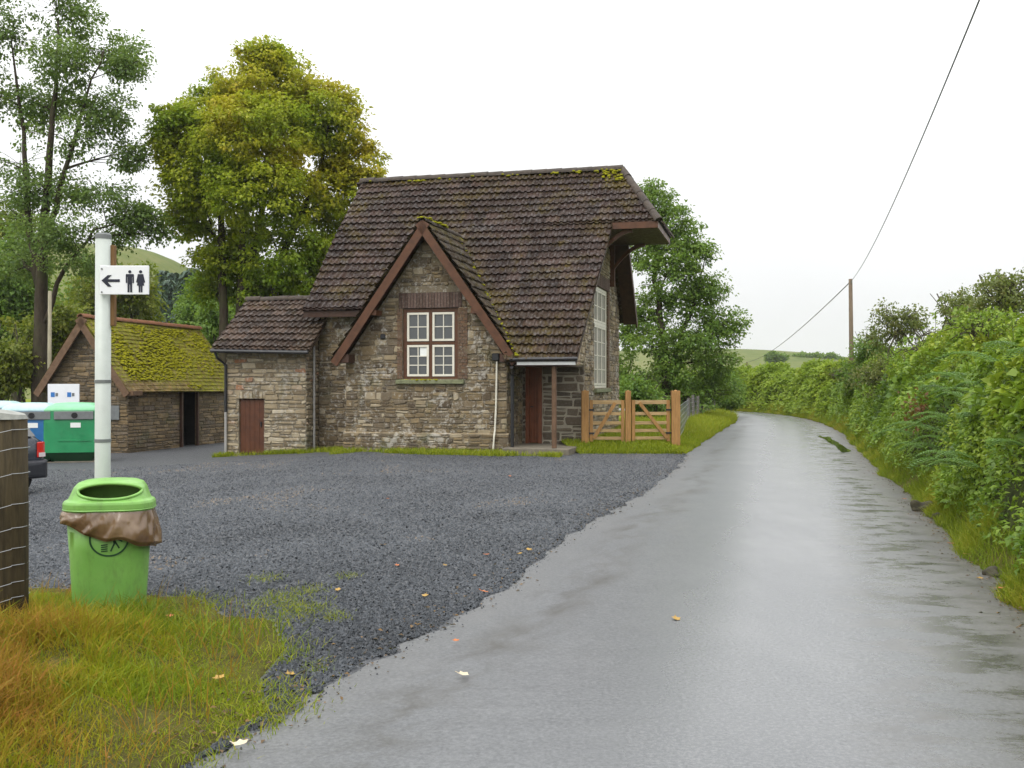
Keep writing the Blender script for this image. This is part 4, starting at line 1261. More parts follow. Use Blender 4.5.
    mb = MB(); mb.b2((s0 - 0.16, -0.09, 1.60), (s1 + 0.16, 0.16, 1.70)); mb.build('window_sill', M['sill'], H, bevel=0.012)
    moss_cushions('sill_moss', [(rnd.uniform(s0, s1 - 0.5), rnd.uniform(-0.07, 0.0), 1.70) for _ in range(26)], win_o, 9, (0.02, 0.05))
    mb = MB(); brick_patch(mb, (0, 0), (1, 0), (0, -1), 1.34, 2.89, 3.375, 3.74, 0.075, 0.36, 0.02, True); mb.build('window_lintel', M['lintel'], H)
    mb = MB()
    brick_patch(mb, (0, 0), (1, 0), (0, -1), s0 - 0.14, s0 - 0.004, 1.72, 3.37, 0.13, 0.075, 0.026)
    mb.build('window_jamb', M['brick'], H); mb = MB()
    brick_patch(mb, (0, 0), (1, 0), (0, -1), s1 + 0.004, s1 + 0.24, 1.72, 3.37, 0.14, 0.075, 0.026)
    mb.build('window_jamb', M['brick'], H)
    # tall side window
    P3 = lambda s, z, o: (5.42 + o, 1.5 + s, z)
    a0, b0, a1, b1 = swin
    fr = MB()
    def bx3(q0, q1, r0, r1, o0, o1):
        vs_ = [P3(q0, r0, o0), P3(q1, r0, o0), P3(q1, r1, o0), P3(q0, r1, o0), P3(q0, r0, o1), P3(q1, r0, o1), P3(q1, r1, o1), P3(q0, r1, o1)]
        fr.add(vs_, [(3, 2, 1, 0), (4, 5, 6, 7), (0, 1, 5, 4), (1, 2, 6, 5), (2, 3, 7, 6), (3, 0, 4, 7)])
    bx3(a0, a0 + 0.07, b0, b1, -0.06, 0.06); bx3(a1 - 0.07, a1, b0, b1, -0.06, 0.06); bx3(a0 + 0.07, a1 - 0.07, b1 - 0.07, b1, -0.06, 0.058); bx3(a0 + 0.07, a1 - 0.07, b0, b0 + 0.06, -0.06, 0.058)
    bx3(a0 + 0.07, a1 - 0.07, 3.12, 3.20, -0.06, 0.056)
    sw_o = fr.build('side_window', M['white'], H)
    wq = (a1 - a0 - 0.16) / 3
    for i in range(3):
        q = a0 + 0.08 + i * wq
        sash(sw_o, lambda s, z, o: (5.43 + o, 1.5 + s, z), q + 0.01, q + wq - 0.01, 3.21, b1 - 0.08, 2, 2)
        sash(sw_o, lambda s, z, o: (5.43 + o, 1.5 + s, z), q + 0.01, q + wq - 0.01, b0 + 0.07, 3.11, 2, 4)
    mb = MB(); mb.b2((5.40, 1.5 + a0 - 0.12, b0 - 0.12), (5.60, 1.5 + a1 + 0.12, b0 - 0.02)); mb.build('window_sill', M['sill'], H, bevel=0.01)
    mb = MB(); brick_patch(mb, (5.5, 1.5), (0, 1), (1, 0), a1 + 0.004, a1 + 0.28, b0, b1, 0.14, 0.075, 0.03); mb.build('window_jamb', M['brick'], H); mb = MB(); brick_patch(mb, (5.5, 1.5), (0, 1), (1, 0), a0 - 0.1, a1 + 0.28, b1 + 0.004, b1 + 0.34, 0.075, 0.34, 0.03, True); mb.build('window_lintel', M['lintel'], H)
    # pipes
    mb = MB(); mb.tube([(3.74, -0.06, 2.12), (3.72, -0.06, 1.1), (3.70, -0.08, 0.55), (3.69, -0.12, 0.40), (3.66, -0.12, -0.05)], 0.022, 8); mb.build('waste_pipe', M['white'], H)
    mb = MB(); mb.box((3.72, -0.07, 2.22), (0.17, 0.10, 0.17)); mb.build('vent_box', M['black'], H, bevel=0.015)
    mb = MB(); mb.tube([(4.18, -0.42, 1.98), (4.18, -0.30, 1.90), (4.12, -0.12, 1.80), (4.12, -0.12, 0.0)], 0.04, 8)
    for z in (1.55, 0.6): mb.tube([(4.12, -0.12, z), (4.12, -0.12, z + 0.06)], 0.052, 8)
    mb.build('drainpipe', M['black'], H)
    mb = MB(); mb.box((0.95, -0.035, 2.72), (0.12, 0.07, 0.12)); mb.build('wall_lamp', M['black'], H, bevel=0.02)
    # near-black panels behind the glass, the room's dimness put into their colour
    mb = MB(); mb.b2((1.2, 0.3, 1.4), (3.2, 0.34, 3.6)); mb.build('dark_room_panel', M['interior'], H); mb = MB(); mb.b2((5.1, 2.5, 1.3), (5.14, 5.4, 4.2)); mb.build('dark_room_panel', M['interior'], H)
house()

def annex():
    x, y = house_xy(-2.25, 0.4)
    A = thing('stone_annex', 'small pale stone annex with tiled roof and low red brown door', 'outhouse', (x, y, 0), -A14)
    # local: u from -1.12 (left) .. 1.03 (right), d 0 front
    L, Rr, B = -1.12, 1.03, 3.0
    ze, zr_, dr = 2.42, 3.82, 1.5
    mb = MB()
    door = (-0.79, -0.25, -0.10, 1.23)
    stone_wall(mb, (L, 0), (1, 0), (0, -1), [(0, -0.4), (Rr - L, -0.4), (Rr - L, ze), (0, ze)], [(door[0] - L, door[1] - 0.1, door[2] - L, door[3])], ch=(0.07, 0.14), sw=(0.14, 0.4))
    stone_wall(mb, (Rr, 0), (0, 1), (1, 0), [(0, -0.4), (0.7, -0.4), (0.7, 2.9), (0, ze)], ch=(0.07, 0.14))
    stone_wall(mb, (L, 0), (0, 1), (-1, 0), [(0, -0.4), (B, -0.4), (B, ze), (dr, zr_ - 0.1), (0, ze)], ch=(0.12, 0.2), sw=(0.2, 0.5))
    mb.add([(L, B, -0.3), (Rr, B, -0.3), (Rr, B, ze), (L, B, ze)], [(0, 1, 2, 3)], 0.3)
    mb.build('wall', M['stone_pale'], A)
    sl = (zr_ - 2.44) / (dr + 0.3); c_ = 1 / math.sqrt(1 + sl * sl); s_ = sl * c_
    Ls = (dr + 0.3) / c_
    def fr(u, v, n): return (u, dr - v * c_ - n * s_, zr_ - v * s_ + n * c_ - 0.02 * (u + 1) * 0.5)
    def bk(u, v, n): return (u, dr + v * c_ + n * s_, zr_ - v * s_ + n * c_)
    tile_roof('roof', M['tile_annex'], A, fr, L - 0.25, Rr + 0.24, 0, Ls, moss=lambda u, v: 0.1 if u > 0.8 and v > 1 else 0, seed=11)
    tile_roof('roof', M['tile_annex'], A, bk, L - 0.25, Rr - 0.2, 0, Ls, seed=12, nu=3)
    ridge_tiles('ridge', (L - 0.26, dr, zr_ + 0.03), (Rr + 0.0, dr, zr_ + 0.03), M['ridge'], A, r=0.11)
    d_ = MB()
    n = 5
    for k in range(n):
        a = door[0] + 0.01 + k * (door[2] - door[0] - 0.02) / n
        d_.b2((a + 0.003, 0.05, -0.12), (a + (door[2] - door[0] - 0.02) / n - 0.003, 0.09, 1.21))
    d_.b2((door[0] + 0.01, 0.09, -0.12), (door[2] - 0.01, 0.12, 1.21))
    dd = d_.build('door', M['door_brown'], A)
    mb = MB(); mb.box((door[2] - 0.10, 0.035, 0.6), (0.03, 0.03, 0.12)); mb.build('latch', M['black'], dd)
    mb = MB(); mb.b2((door[0] - 0.12, -0.24, -0.32), (door[2] + 0.06, 0.1, -0.16)); mb.build('door_step', M['slab'], A, bevel=0.02)
    mb = MB(); brick_patch(mb, (0, 0), (1, 0), (0, -1), door[0] - 0.06, door[2] + 0.06, 1.235, 1.42, 0.09, 0.185, 0.026, True); mb.build('lintel', M['stone_pale'], A)
    mb = MB(); mb.tube([(L - 0.24, -0.36, 2.42), (Rr + 0.22, -0.36, 2.36)], 0.045, 8); mb.build('gutter', M['black'], A)
    mb = MB(); mb.tube([(L - 0.12, -0.36, 2.38), (L - 0.10, -0.30, 2.25), (L + 0.0, -0.06, 2.08), (L + 0.0, -0.06, 0.9)], 0.036, 8); 
    pp = mb.build('drainpipe', M['black'], A)
    mb = MB(); mb.tube([(L + 0.0, -0.06, 0.9), (L, -0.06, -0.25)], 0.034, 8); mb.build('lower_pipe', M['grey_pipe'], pp)
    mb = MB(); mb.tube([(Rr + 0.06, 0.33, 2.55), (Rr + 0.06, 0.33, -0.1)], 0.03, 8); mb.build('vent_pipe', M['grey_pipe'], A)
annex()

def outbuilding():
    # ridge recedes along the direction of the house depth
    zg = -0.36
    near = Vector(((128 - 512) / FPX * 29.2, 29.2, zg))
    a = R(12.5)
    O_ = thing('stone_outbuilding', 'low stone outbuilding with bright yellow moss covering its tiled roof', 'outbuilding', near, -a)
    # local: x to the right = front side outward? x axis along gable (left negative), y receding
    Wd, Ln = 2.62, 6.0
    ze, za = 1.88, 3.86
    mb = MB()
    stone_wall(mb, (-Wd, 0), (1, 0), (0, -1), [(0, -0.3), (Wd, -0.3), (Wd, ze), (Wd / 2, za - 0.1), (0, ze)], ch=(0.08, 0.16), sw=(0.16, 0.42))
    stone_wall(mb, (0, 0), (0, 1), (1, 0), [(0, -0.3), (Ln, -0.3), (Ln, ze), (0, ze)], [(2.75, -0.2, 3.75, 1.80)], ch=(0.08, 0.16), sw=(0.2, 0.5), reveal=0.05)
    mb.add([(-Wd, 0, -0.3), (-Wd, Ln, -0.3), (-Wd, Ln, ze), (-Wd, 0, ze)], [(0, 1, 2, 3)], 0.3)
    mb.add([(-Wd, Ln, -0.3), (0, Ln, -0.3), (0, Ln, ze), (-Wd / 2, Ln, za - 0.1), (-Wd, Ln, ze)], [(0, 1, 2, 3, 4)], 0.3)
    mb.build('wall', M['stone_out'], O_)
    mb = MB(); mb.add([(-0.05, 2.6, -0.2), (-0.05, 2.6, 1.85), (-1.6, 2.6, 1.85), (-1.6, 2.6, -0.2), (-0.05, 4.4, -0.2), (-0.05, 4.4, 1.85), (-1.6, 4.4, 1.85), (-1.6, 4.4, -0.2)], [(0, 1, 2, 3), (3, 2, 6, 7), (7, 6, 5, 4), (1, 5, 6, 2), (0, 3, 7, 4)]); mb.build('dark_interior', M['interior'], O_)  # near-black box, the doorway's darkness is put into its colour
    sl = (za - 1.80) / (Wd / 2 + 0.16); c_ = 1 / math.sqrt(1 + sl * sl); s_ = sl * c_
    Ls = (Wd / 2 + 0.2) / c_
    def rt(u, v, n): return (-Wd / 2 + v * c_ + n * s_, u, za - v * s_ + n * c_)
    def lf(u, v, n): return (-Wd / 2 - v * c_ - n * s_, u, za - v * s_ + n * c_)
    def mo(u, v):
        k = 0.8
        if v > Ls - 0.35 and u < 3.4: k = -0.25
        if u < 1.3 and v > 0.3: k -= 0.22
        if v < 0.22: k -= 0.25
        if u > 3.6 and v < 0.5: k -= 0.3
        return k
    tile_roof('roof', M['tile_moss'], O_, rt, -0.28, Ln + 0.25, 0, Ls, tw=0.17, tl=0.14, lift=0.02, roll=0.006, nu=2, moss=mo, seed=21)
    tile_roof('roof', M['tile_moss'], O_, lf, -0.28, Ln + 0.25, 0, Ls, tw=0.17, tl=0.14, lift=0.02, roll=0.006, nu=2, seed=22)
    ridge_tiles('ridge', (-Wd / 2, -0.30, za + 0.03), (-Wd / 2, Ln + 0.25, za + 0.03), M['ridge_red'], O_, r=0.11)
    rnd = random.Random(9)
    pts = []
    while len(pts) < 1500:
        u = rnd.uniform(0.2, Ln); v = rnd.uniform(0.15, Ls - 0.1)
        q = vnoise(np.array([[u * 1.4, v * 1.4, 7.0]]))[0]
        if rnd.random() < (q - 0.25) * 1.6 and not (v > Ls - 0.4 and u < 3): pts.append(rt(u, v, 0.012))
    moss_cushions('roof_moss', pts, O_, 8, (0.03, 0.085))
    for f, sg in ((rt, 1), (lf, -1)):
        mb = MB(); mb.beam(f(-0.26, -0.02, -0.11), f(-0.26, Ls + 0.05, -0.11), 0.05, 0.20, up=(sg * s_, 0, c_)); mb.build('barge_board', M['old_board'], O_)
    mb = MB(); mb.box((0.12, 0.02, 1.70), (0.36, 0.5, 0.14)); mb.build('corbel', M['old_board'], O_, bevel=0.01)
    mb = MB(); mb.b2((-0.03, -0.1, 1.80), (0.02, Ln, 1.90)); mb.build('wall_plate', M['dark_brown'], O_)
    mb = MB(); mb.b2((0.02, 2.72, -0.25), (0.10, 2.80, 1.78)); mb.b2((0.02, 3.68, -0.25), (0.10, 3.76, 1.78)); mb.build('door_frame', M['dark_brown'], O_)
    mb = MB()
    mb.b2((-0.60, -0.05, 0.95), (-0.25, -0.03, 1.35)); mb.build('shutter', M['grey_plastic'], O_)
outbuilding()

# ------------------------------------------------------------------ gates, posts, fences
def lawn_z(x, y):
    lx = float(np.interp(y, RLw[:, 1], RLw[:, 0]))
    return 0.012 + 0.22 * max(0.0, min(1.0, min((lx - x) / 0.9, (y - 23.5) / 0.9))) ** 0.8
def gates():
    PY = 24.4
    posts = [((585 - 512) / FPX * PY, PY, 'square orange timber gate post against the house corner', 0.17),
             ((628 - 512) / FPX * PY, PY, 'thinner orange timber gate post between the two timber gates', 0.13),
             ((675.5 - 512) / FPX * (PY + 0.2), PY + 0.2, 'square orange timber gate post nearest the road', 0.20)]
    pts = []
    for x, y, lab, wd in posts:
        z = 0.12
        top = 1.44
        mb = MB(); mb.box((0, 0, (top - z + 0.1) / 2 - 0.1), (wd, wd, top - z + 0.1)); 
        mb.add([(-wd / 2, -wd / 2, top - z - 0.05), (wd / 2, -wd / 2, top - z - 0.05), (wd / 2, wd / 2, top - z - 0.05), (-wd / 2, wd / 2, top - z - 0.05), (0, 0, top - z + 0.03)], [(0, 1, 4), (1, 2, 4), (2, 3, 4), (3, 0, 4)])
        o = mb.build('gate_post', M['new_timber'], None, bevel=0.008); o.location = (x, y, z)
        tag(o, lab, 'gate post', 'timber gate posts')
        pts.append((x, y, wd))
    for i, (lab, flip) in enumerate((('orange five bar timber gate against the house with brace rising right', False), ('orange five bar timber gate nearer the road with brace rising left', True))):
        x0 = pts[i][0] + pts[i][2] / 2 + 0.02; x1 = pts[i + 1][0] - pts[i + 1][2] / 2 - 0.02
        y0 = pts[i][1]; L = x1 - x0
        G = thing('timber_gate', lab, 'gate', (x0, y0, 0.24), math.atan2(pts[i + 1][1] - pts[i][1], L), 'timber gates by the house')
        H_ = 0.98
        for z in (0.08, 0.26, 0.44, 0.66, H_ - 0.05):
            mb = MB(); mb.box((L / 2, 0, z), (L - 0.02, 0.035, 0.095 if z > 0.8 else 0.075)); mb.build('rail', M['new_timber_pale'], G, bevel=0.004)
        for x in (0.04, L - 0.04):
            mb = MB(); mb.box((x, 0.0, H_ / 2), (0.08, 0.06, H_)); mb.build('stile', M['new_timber'], G, bevel=0.004)
        mb = MB()
        a, b = ((0.1, -0.035, 0.08), (L - 0.22, -0.035, H_ - 0.06)) if not flip else ((0.18, -0.035, H_ - 0.06), (L - 0.08, -0.035, 0.08))
        mb.beam(a, b, 0.03, 0.08, up=(0, 0, 1)); mb.build('brace', M['new_timber'], G)
        mb = MB(); hx = 0.0 if not flip else L; mb.box((hx, -0.04, 0.75), (0.22, 0.012, 0.04)); mb.build('hinge', M['black'], G); mb = MB(); mb.box((hx, -0.04, 0.2), (0.22, 0.012, 0.04)); mb.build('hinge', M['black'], G)
gates()

def road_fence():
    n = 9
    F = thing('stock_fence', 'grey post and wire stock fence on the grass verge beyond the timber gates', 'fence', (0, 0, 0))
    A_, B_ = Vector((6.15, 36.0, 0)), Vector((10.1, 51.0, 0))
    P = []
    for i in range(n):
        p = A_.lerp(B_, i / (n - 1)); z = lawn_z(p.x, p.y) if p.x < 9.8 else 0.1
        h = 0.92 + random.uniform(-0.04, 0.05)
        lean = random.uniform(-0.03, 0.03)
        mb = MB(); mb.tube([(p.x, p.y, z - 0.1), (p.x + lean, p.y, z + h)], 0.055, 8); mb.build('post', M['grey_post'], F)
        P.append((p.x, p.y, z))
    mb = MB(); mb.tube([(3.95, 24.6, 1.2), (4.05, 25.0, 1.18)], 0.004, 4)
    g0 = (3.98, 24.7, 0.22)
    Q = [g0] + P
    for k in (0.1, 0.25, 0.4, 0.55, 0.7, 0.84):
        for a, b in zip(Q[:-1], Q[1:]):
            mb.tube([(a[0], a[1], a[2] + k), (b[0], b[1], b[2] + k)], 0.005, 4, cap=False)
    for a, b in zip(Q[:-1], Q[1:]):
        dist = math.dist(a[:2], b[:2]); m_ = int(dist / 0.3)
        for i in range(m_):
            t = i / m_; x = a[0] + (b[0] - a[0]) * t; y = a[1] + (b[1] - a[1]) * t; z = a[2] + (b[2] - a[2]) * t
            mb.tube([(x, y, z + 0.08), (x, y, z + 0.84)], 0.003, 3, cap=False)
    mb.build('wire_netting', M['wire'], F)
road_fence()

def strainer_fence():
    Y = 6.2
    xr = (27 - 512) / FPX * Y
    x = xr - 0.13
    zb = float(verge_z(np.array([x]), np.array([Y]))[0])
    F = thing('wire_fence', 'old dark timber straining post with sagging wire netting at the left edge', 'fence', (x, Y, zb))
    hb = 1.44 - zb
    mb = MB()
    rings = []
    for z, k in ((-0.1, 1.06), (0.25, 1.02), (0.7, 1.0), (hb - 0.05, 0.97)):
        n = 14
        rings.append([(math.cos(6.283 * i / n + 0.2) * 0.125 * k * (1 + 0.05 * math.sin(3 * i + z * 2)), math.sin(6.283 * i / n + 0.2) * 0.125 * k * (1 + 0.05 * math.cos(2 * i)), z) for i in range(n)])
    mb.loft(rings)
    post = mb.build('post', M['old_post'], F, True)
    mb = MB(); mb.loft([[(math.cos(6.283 * i / 14) * 0.124, math.sin(6.283 * i / 14) * 0.124, hb - 0.05) for i in range(14)], [(math.cos(6.283 * i / 14) * 0.112, math.sin(6.283 * i / 14) * 0.112, hb - 0.005 - 0.05 * math.cos(6.283 * i / 14) * 0.4) for i in range(14)]])
    mb.build('cut_top', M['cut_end'], post)
    mb = MB()
    zs = [1.30, 1.19, 1.04, 0.86, 0.72, 0.60, 0.50, 0.40, 0.31]
    fx, fy = -2.3, -1.1
    ends = []
    for k, z in enumerate(zs):
        z = z - zb + 0.03
        pts = []
        for i in range(13):
            t = i / 12
            sag = -0.10 * math.sin(t * math.pi) - 0.35 * t * (1 - t) + 0.02 * math.sin(7 * t + k * 1.3) * min(1, t * 3)
            pts.append((0.10 + (fx - 0.1) * t, -0.13 + (fy + 0.13) * t, z + sag))
        # wrapped round the post
        wrap = [(math.cos(th) * 0.135, math.sin(th) * 0.135, z) for th in (R(60), R(20), R(-20), R(-50))]
        mb.tube(wrap + pts, 0.0022, 5, cap=False)
        ends.append(pts)
    for i in range(0, 13):
        pts = [ends[k][i] for k in range(len(zs))]
        pts = [(p[0] + (0.02 if k % 2 else -0.02), p[1] - 0.003, p[2]) for k, p in enumerate(pts)]
        if i > 0: mb.tube(pts, 0.0016, 4, cap=False)
    mb.build('wire_netting', M['wire'], F)
    mb = MB()
    mb.tube([(fx, fy, -0.1), (fx, fy, 1.15)], 0.05, 8); mb.build('stake', M['old_post'], F)
strainer_fence()

# ------------------------------------------------------------------ sign post and litter bin
def sign_post():
    Y = 7.4
    x = (102.5 - 512) / FPX * Y
    zb = 0.03
    S = thing('sign_post', 'pale metal pole with white toilets arrow sign standing behind the green bin', 'sign post', (x, Y, zb))
    top = 1.6 + 149 / FPX * Y - zb
    mb = MB(); r = 0.054
    mb.tube([(0, 0, -0.3), (0.0, 0, 0.6), (0.006, 0, top)], [r, r, r * 1.0], 20)
    mb.build('pole', M['galv'], S, True)
    mb = MB()
    n = 20
    mb.loft([[(0.006 + math.cos(6.283 * i / n) * r * k, math.sin(6.283 * i / n) * r * k, top + dz) for i in range(n)] for k, dz in ((1.03, -0.03), (1.03, 0.0), (0.85, 0.012))])
    mb.build('pole_cap', M['grey_plastic'], S)
    zc = lambda py: 1.6 - (py - 384) / FPX * Y - zb
    mb = MB(); mb.b2((0.035, -0.005, zc(326)), (0.085, 0.045, zc(245))); mb.build('batten', M['batten'], S, bevel=0.004)
    # sign panel in front of batten
    x0 = (104 - 512) / FPX * Y - x; x1 = (152.5 - 512) / FPX * Y - x
    z0, z1 = zc(295.5), zc(266.8)
    mb = MB(); mb.b2((x0, -0.075, z0), (x1, -0.062, z1)); 
    pan = mb.build('sign_panel', M['sign_white'], S, bevel=0.003)
    yb = -0.078
    k = (z1 - z0) / 28.7   # metres per pixel
    def px(ax, ay): return (x0 + (ax - 104) * k, yb, z1 - (ay - 266.8) * k)
    def flat(name, polys):
        mb = MB()
        for p in polys:
            mb.prism(p, lambda a, b: px(a, b), lambda a, b: (px(a, b)[0], yb + 0.0025, px(a, b)[2]))
        mb.build(name, M['sign_black'], pan)
    flat('arrow', [[(105.8, 281.6), (112.0, 276.2), (115.8, 276.2), (111.8, 280.3), (123.8, 280.3), (123.8, 283.0), (111.8, 283.0), (115.8, 287.6), (112.0, 287.6)]])
    def circ(cx, cy, r_, n_=14): return [(cx + r_ * math.cos(6.283 * i / n_), cy + r_ * math.sin(6.283 * i / n_)) for i in range(n_)]
    cx, cy = 133.8, 272.9
    flat('man_symbol', [circ(cx, cy, 1.55), [(cx - 3.6, 275.2), (cx + 3.6, 275.2), (cx + 4.0, 276.2), (cx + 4.0, 284.0), (cx + 2.7, 284.0), (cx + 2.6, 278.0), (cx + 2.2, 278.0), (cx + 2.3, 293.2), (cx + 0.4, 293.2), (cx + 0.3, 285.5), (cx - 0.3, 285.5), (cx - 0.4, 293.2), (cx - 2.3, 293.2), (cx - 2.2, 278.0), (cx - 2.6, 278.0), (cx - 2.7, 284.0), (cx - 4.0, 284.0), (cx - 4.0, 276.2)]])
    cx = 144.4
    flat('woman_symbol', [circ(cx, cy, 1.55), [(cx - 2.6, 275.2), (cx + 2.6, 275.2), (cx + 4.4, 283.2), (cx + 3.2, 283.8), (cx + 1.9, 278.8), (cx + 3.6, 286.6), (cx + 1.9, 286.6), (cx + 1.8, 293.2), (cx + 0.3, 293.2), (cx + 0.2, 287), (cx - 0.2, 287), (cx - 0.3, 293.2), (cx - 1.8, 293.2), (cx - 1.9, 286.6), (cx - 3.6, 286.6), (cx - 1.9, 278.8), (cx - 3.2, 283.8), (cx - 4.4, 283.2)]])
    for z in (zc(293), zc(270)):
        mb = MB(); p = px(106.0, 0); mb.tube([(p[0], -0.080, z), (p[0], -0.07, z)], 0.006, 8)
        mb.build('screw', M['grey_plastic'], pan)
    for py in (381.5, 440.5):
        z = zc(py); n = 20
        mb = MB()
        mb.loft([[(0.002 + math.cos(6.283 * i / n) * r * kk, math.sin(6.283 * i / n) * r * kk, z + dz) for i in range(n)] for kk, dz in ((1.0, -0.012), (1.06, -0.011), (1.06, 0.011), (1.0, 0.012))])
        mb.build('clamp_band', M['grey_plastic'], S)
sign_post()

def rr_ring(cx, cy, hx, hy, rad, z, n=6):
    pts = []
    for qx, qy, a0 in ((1, 1, 0), (-1, 1, 90), (-1, -1, 180), (1, -1, 270)):
        for i in range(n + 1):
            th = R(a0 + 90 * i / n)
            pts.append((cx + qx * (hx - rad) + math.cos(th) * rad, cy + qy * (hy - rad) + math.sin(th) * rad, z))
    return pts
def litter_bin():
    Y = 7.05
    x = (110 - 512) / FPX * Y
    zb = -0.015
    B = thing('litter_bin', 'lime green plastic litter bin with hooded lid and brown bag in the grass', 'bin', (x, Y, zb), R(11))
    hx, hy = 0.272, 0.21
    mb = MB()
    rings = [rr_ring(0.0, 0, hx * k, hy * k, 0.195 * k, z) for z, k in ((0.0, 0.80), (0.02, 0.84), (0.25, 0.89), (0.50, 0.945), (0.735, 1.0))]
    inner = [rr_ring(0, 0, hx * k - 0.01, hy * k - 0.01, 0.16 * k, z) for z, k in ((0.735, 1.0), (0.5, 0.945), (0.1, 0.85))]
    mb.loft(rings + inner)
    mb.build('body', M['bin_green'], B, True)
    # lid: rim skirt then hood with an oval mouth facing the front
    mb = MB()
    lid = []
    n = 6
    prof = [(0.775, 1.03, 0.0), (0.765, 1.06, 0.0), (0.785, 1.075, 0.0), (0.815, 1.07, 0.0), (0.83, 1.04, 0.0), (0.84, 0.96, 0.01), (0.87, 0.91, 0.02), (0.915, 0.85, 0.035), (0.945, 0.76, 0.05), (0.96, 0.60, 0.06), (0.967, 0.35, 0.06), (0.968, 0.02, 0.06)]
    rings = [rr_ring(0.0, oy, hx * k, hy * k, 0.17 * k, z, 8) for z, k, oy in prof]
    NV = len(rings[0])
    vs_ = [p for r in rings for p in r]
    fs = []
    # mouth: on the front (y<0), skip faces inside the oval seen from the front/above
    def in_mouth(c):
        xx = (c[0] - 0.02) / 0.20; zz = (c[2] - 0.896) / 0.050
        return c[1] < 0.03 and xx * xx + zz * zz < 1.0
    # finer hood: subdivide by making many rings
    prof2 = []
    P_ = np.array(prof)
    tt = np.linspace(0, len(prof) - 1, 60)
    for t in tt:
        prof2.append([np.interp(t, np.arange(len(prof)), P_[:, j]) for j in range(3)])
    rings = [rr_ring(0.0, oy, hx * k, hy * k, 0.17 * k, z, 16) for z, k, oy in prof2]
    # stretch straight parts with extra points
    def dense(r):
        out = []
        for a, b in zip(r, r[1:] + r[:1]):
            d = math.dist(a, b); m_ = max(1, int(d / 0.012))
            for i in range(m_):
                t = i / m_; out.append(tuple(a[j] + (b[j] - a[j]) * t for j in range(3)))
        return out
    D0 = [dense(rings[0])]
    cnt = len(D0[0])
    # resample every ring to same count by angle
    rs = []
    for r in rings:
        d = dense(r)
        A_ = np.array(d)
        L_ = np.concatenate([[0], np.cumsum(np.linalg.norm(np.diff(np.vstack([A_, A_[:1]]), axis=0), axis=1))])
        q = np.linspace(0, L_[-1], 161)[:-1]
        AA = np.vstack([A_, A_[:1]])
        rs.append([tuple(np.interp(v, L_, AA[:, j]) for j in range(3)) for v in q])
    NV = 160
    vs_ = [p for r in rs for p in r]; fs = []
    for i in range(len(rs) - 1):
        for k in range(NV):
            f = (i * NV + k, i * NV + (k + 1) % NV, (i + 1) * NV + (k + 1) % NV, (i + 1) * NV + k)
            c = [sum(vs_[q][j] for q in f) / 4 for j in range(3)]
            if in_mouth(c): continue
            fs.append(f)
    mb.add(vs_, fs)
    lid_o = mb.build('lid', M['bin_green'], B, True)
    sd = lid_o.modifiers.new('thickness', 'SOLIDIFY'); sd.thickness = 0.012; sd.offset = -1
    # rolled lip of the mouth
    mb = MB(); lip = []
    for i in range(49):
        th = 6.2832 * i / 48
        xx = 0.02 + 0.20 * math.cos(th); zz = 0.896 + 0.050 * math.sin(th)
        # front surface of the hood at that height
        k = float(np.interp(zz, [p[0] for p in prof[4:]], [p[1] for p in prof[4:]])); oy = float(np.interp(zz, [p[0] for p in prof[4:]], [p[2] for p in prof[4:]]))
        rad = 0.17 * k; ax = abs(xx) - (hx * k - rad)
        yy = oy - (hy * k if ax <= 0 else hy * k - rad + math.sqrt(max(0, rad * rad - ax * ax)))
        lip.append((xx, yy, zz))
    mb.tube(lip, 0.011, 8, cap=False); mb.build('lip', M['bin_green'], lid_o, True)
    # inside of the hood
    mb = MB(); mb.loft([rr_ring(0, 0.02, hx * 0.88, hy * 0.80, 0.09, z) for z in (0.70, 0.80)], cap=True); mb.build('inner_liner', M['bag'], B)
    mb = MB(); mb.add([(-0.24, 0.10, 0.80), (0.24, 0.10, 0.80), (0.20, 0.08, 0.92), (-0.20, 0.08, 0.92)], [(0, 1, 2, 3)]); mb.build('hood_back', M['bin_green'], lid_o)
    # folded-over bag, crumpled, lower at the right
    nn, mm = 260, 22
    vs_, fs = [], []
    base = rr_ring(0.0, 0, hx * 1.0, hy * 1.0, 0.17, 0, 36)
    A_ = np.array(base)[:, :2]
    L_ = np.concatenate([[0], np.cumsum(np.linalg.norm(np.diff(np.vstack([A_, A_[:1]]), axis=0), axis=1))])
    q = np.linspace(0, L_[-1], nn + 1)[:-1]; AA = np.vstack([A_, A_[:1]])
    bx_ = np.interp(q, L_, AA[:, 0]); by_ = np.interp(q, L_, AA[:, 1])
    for i in range(nn):
        ox, oy = bx_[i] / hx, by_[i] / hy
        nl_ = math.hypot(ox, oy); ox /= nl_; oy /= nl_
        drop = 0.15 + 0.13 * (bx_[i] / hx * 0.6 + 0.45) + 0.05 * float(vnoise(np.array([[bx_[i] * 9, by_[i] * 9, 2.0]]))[0]) - 0.05
        for j in range(mm):
            t = j / (mm - 1)
            z = 0.775 - drop * t
            cr = float(vnoise(np.array([[bx_[i] * 24 + t * 2.5 + 20, by_[i] * 24 + 20, t * 1.2]]))[0]) - 0.45
            cr2 = float(vnoise(np.array([[bx_[i] * 60, by_[i] * 60 + t * 3, t * 7 + 5]]))[0]) - 0.5
            o = 0.010 + (0.020 * math.sin(min(1, t * 1.15) * math.pi * 0.72) + 0.03 * t * max(0, bx_[i] / hx + 0.2)) + (0.040 * cr + 0.004 * cr2) * min(1, t * 3)
            if t > 0.93: o *= 0.45
            vs_.append((bx_[i] + ox * o, by_[i] + oy * o, z))
    for i in range(nn):
        for j in range(mm - 1):
            i2 = (i + 1) % nn
            fs.append((i * mm + j, i2 * mm + j, i2 * mm + j + 1, i * mm + j + 1))
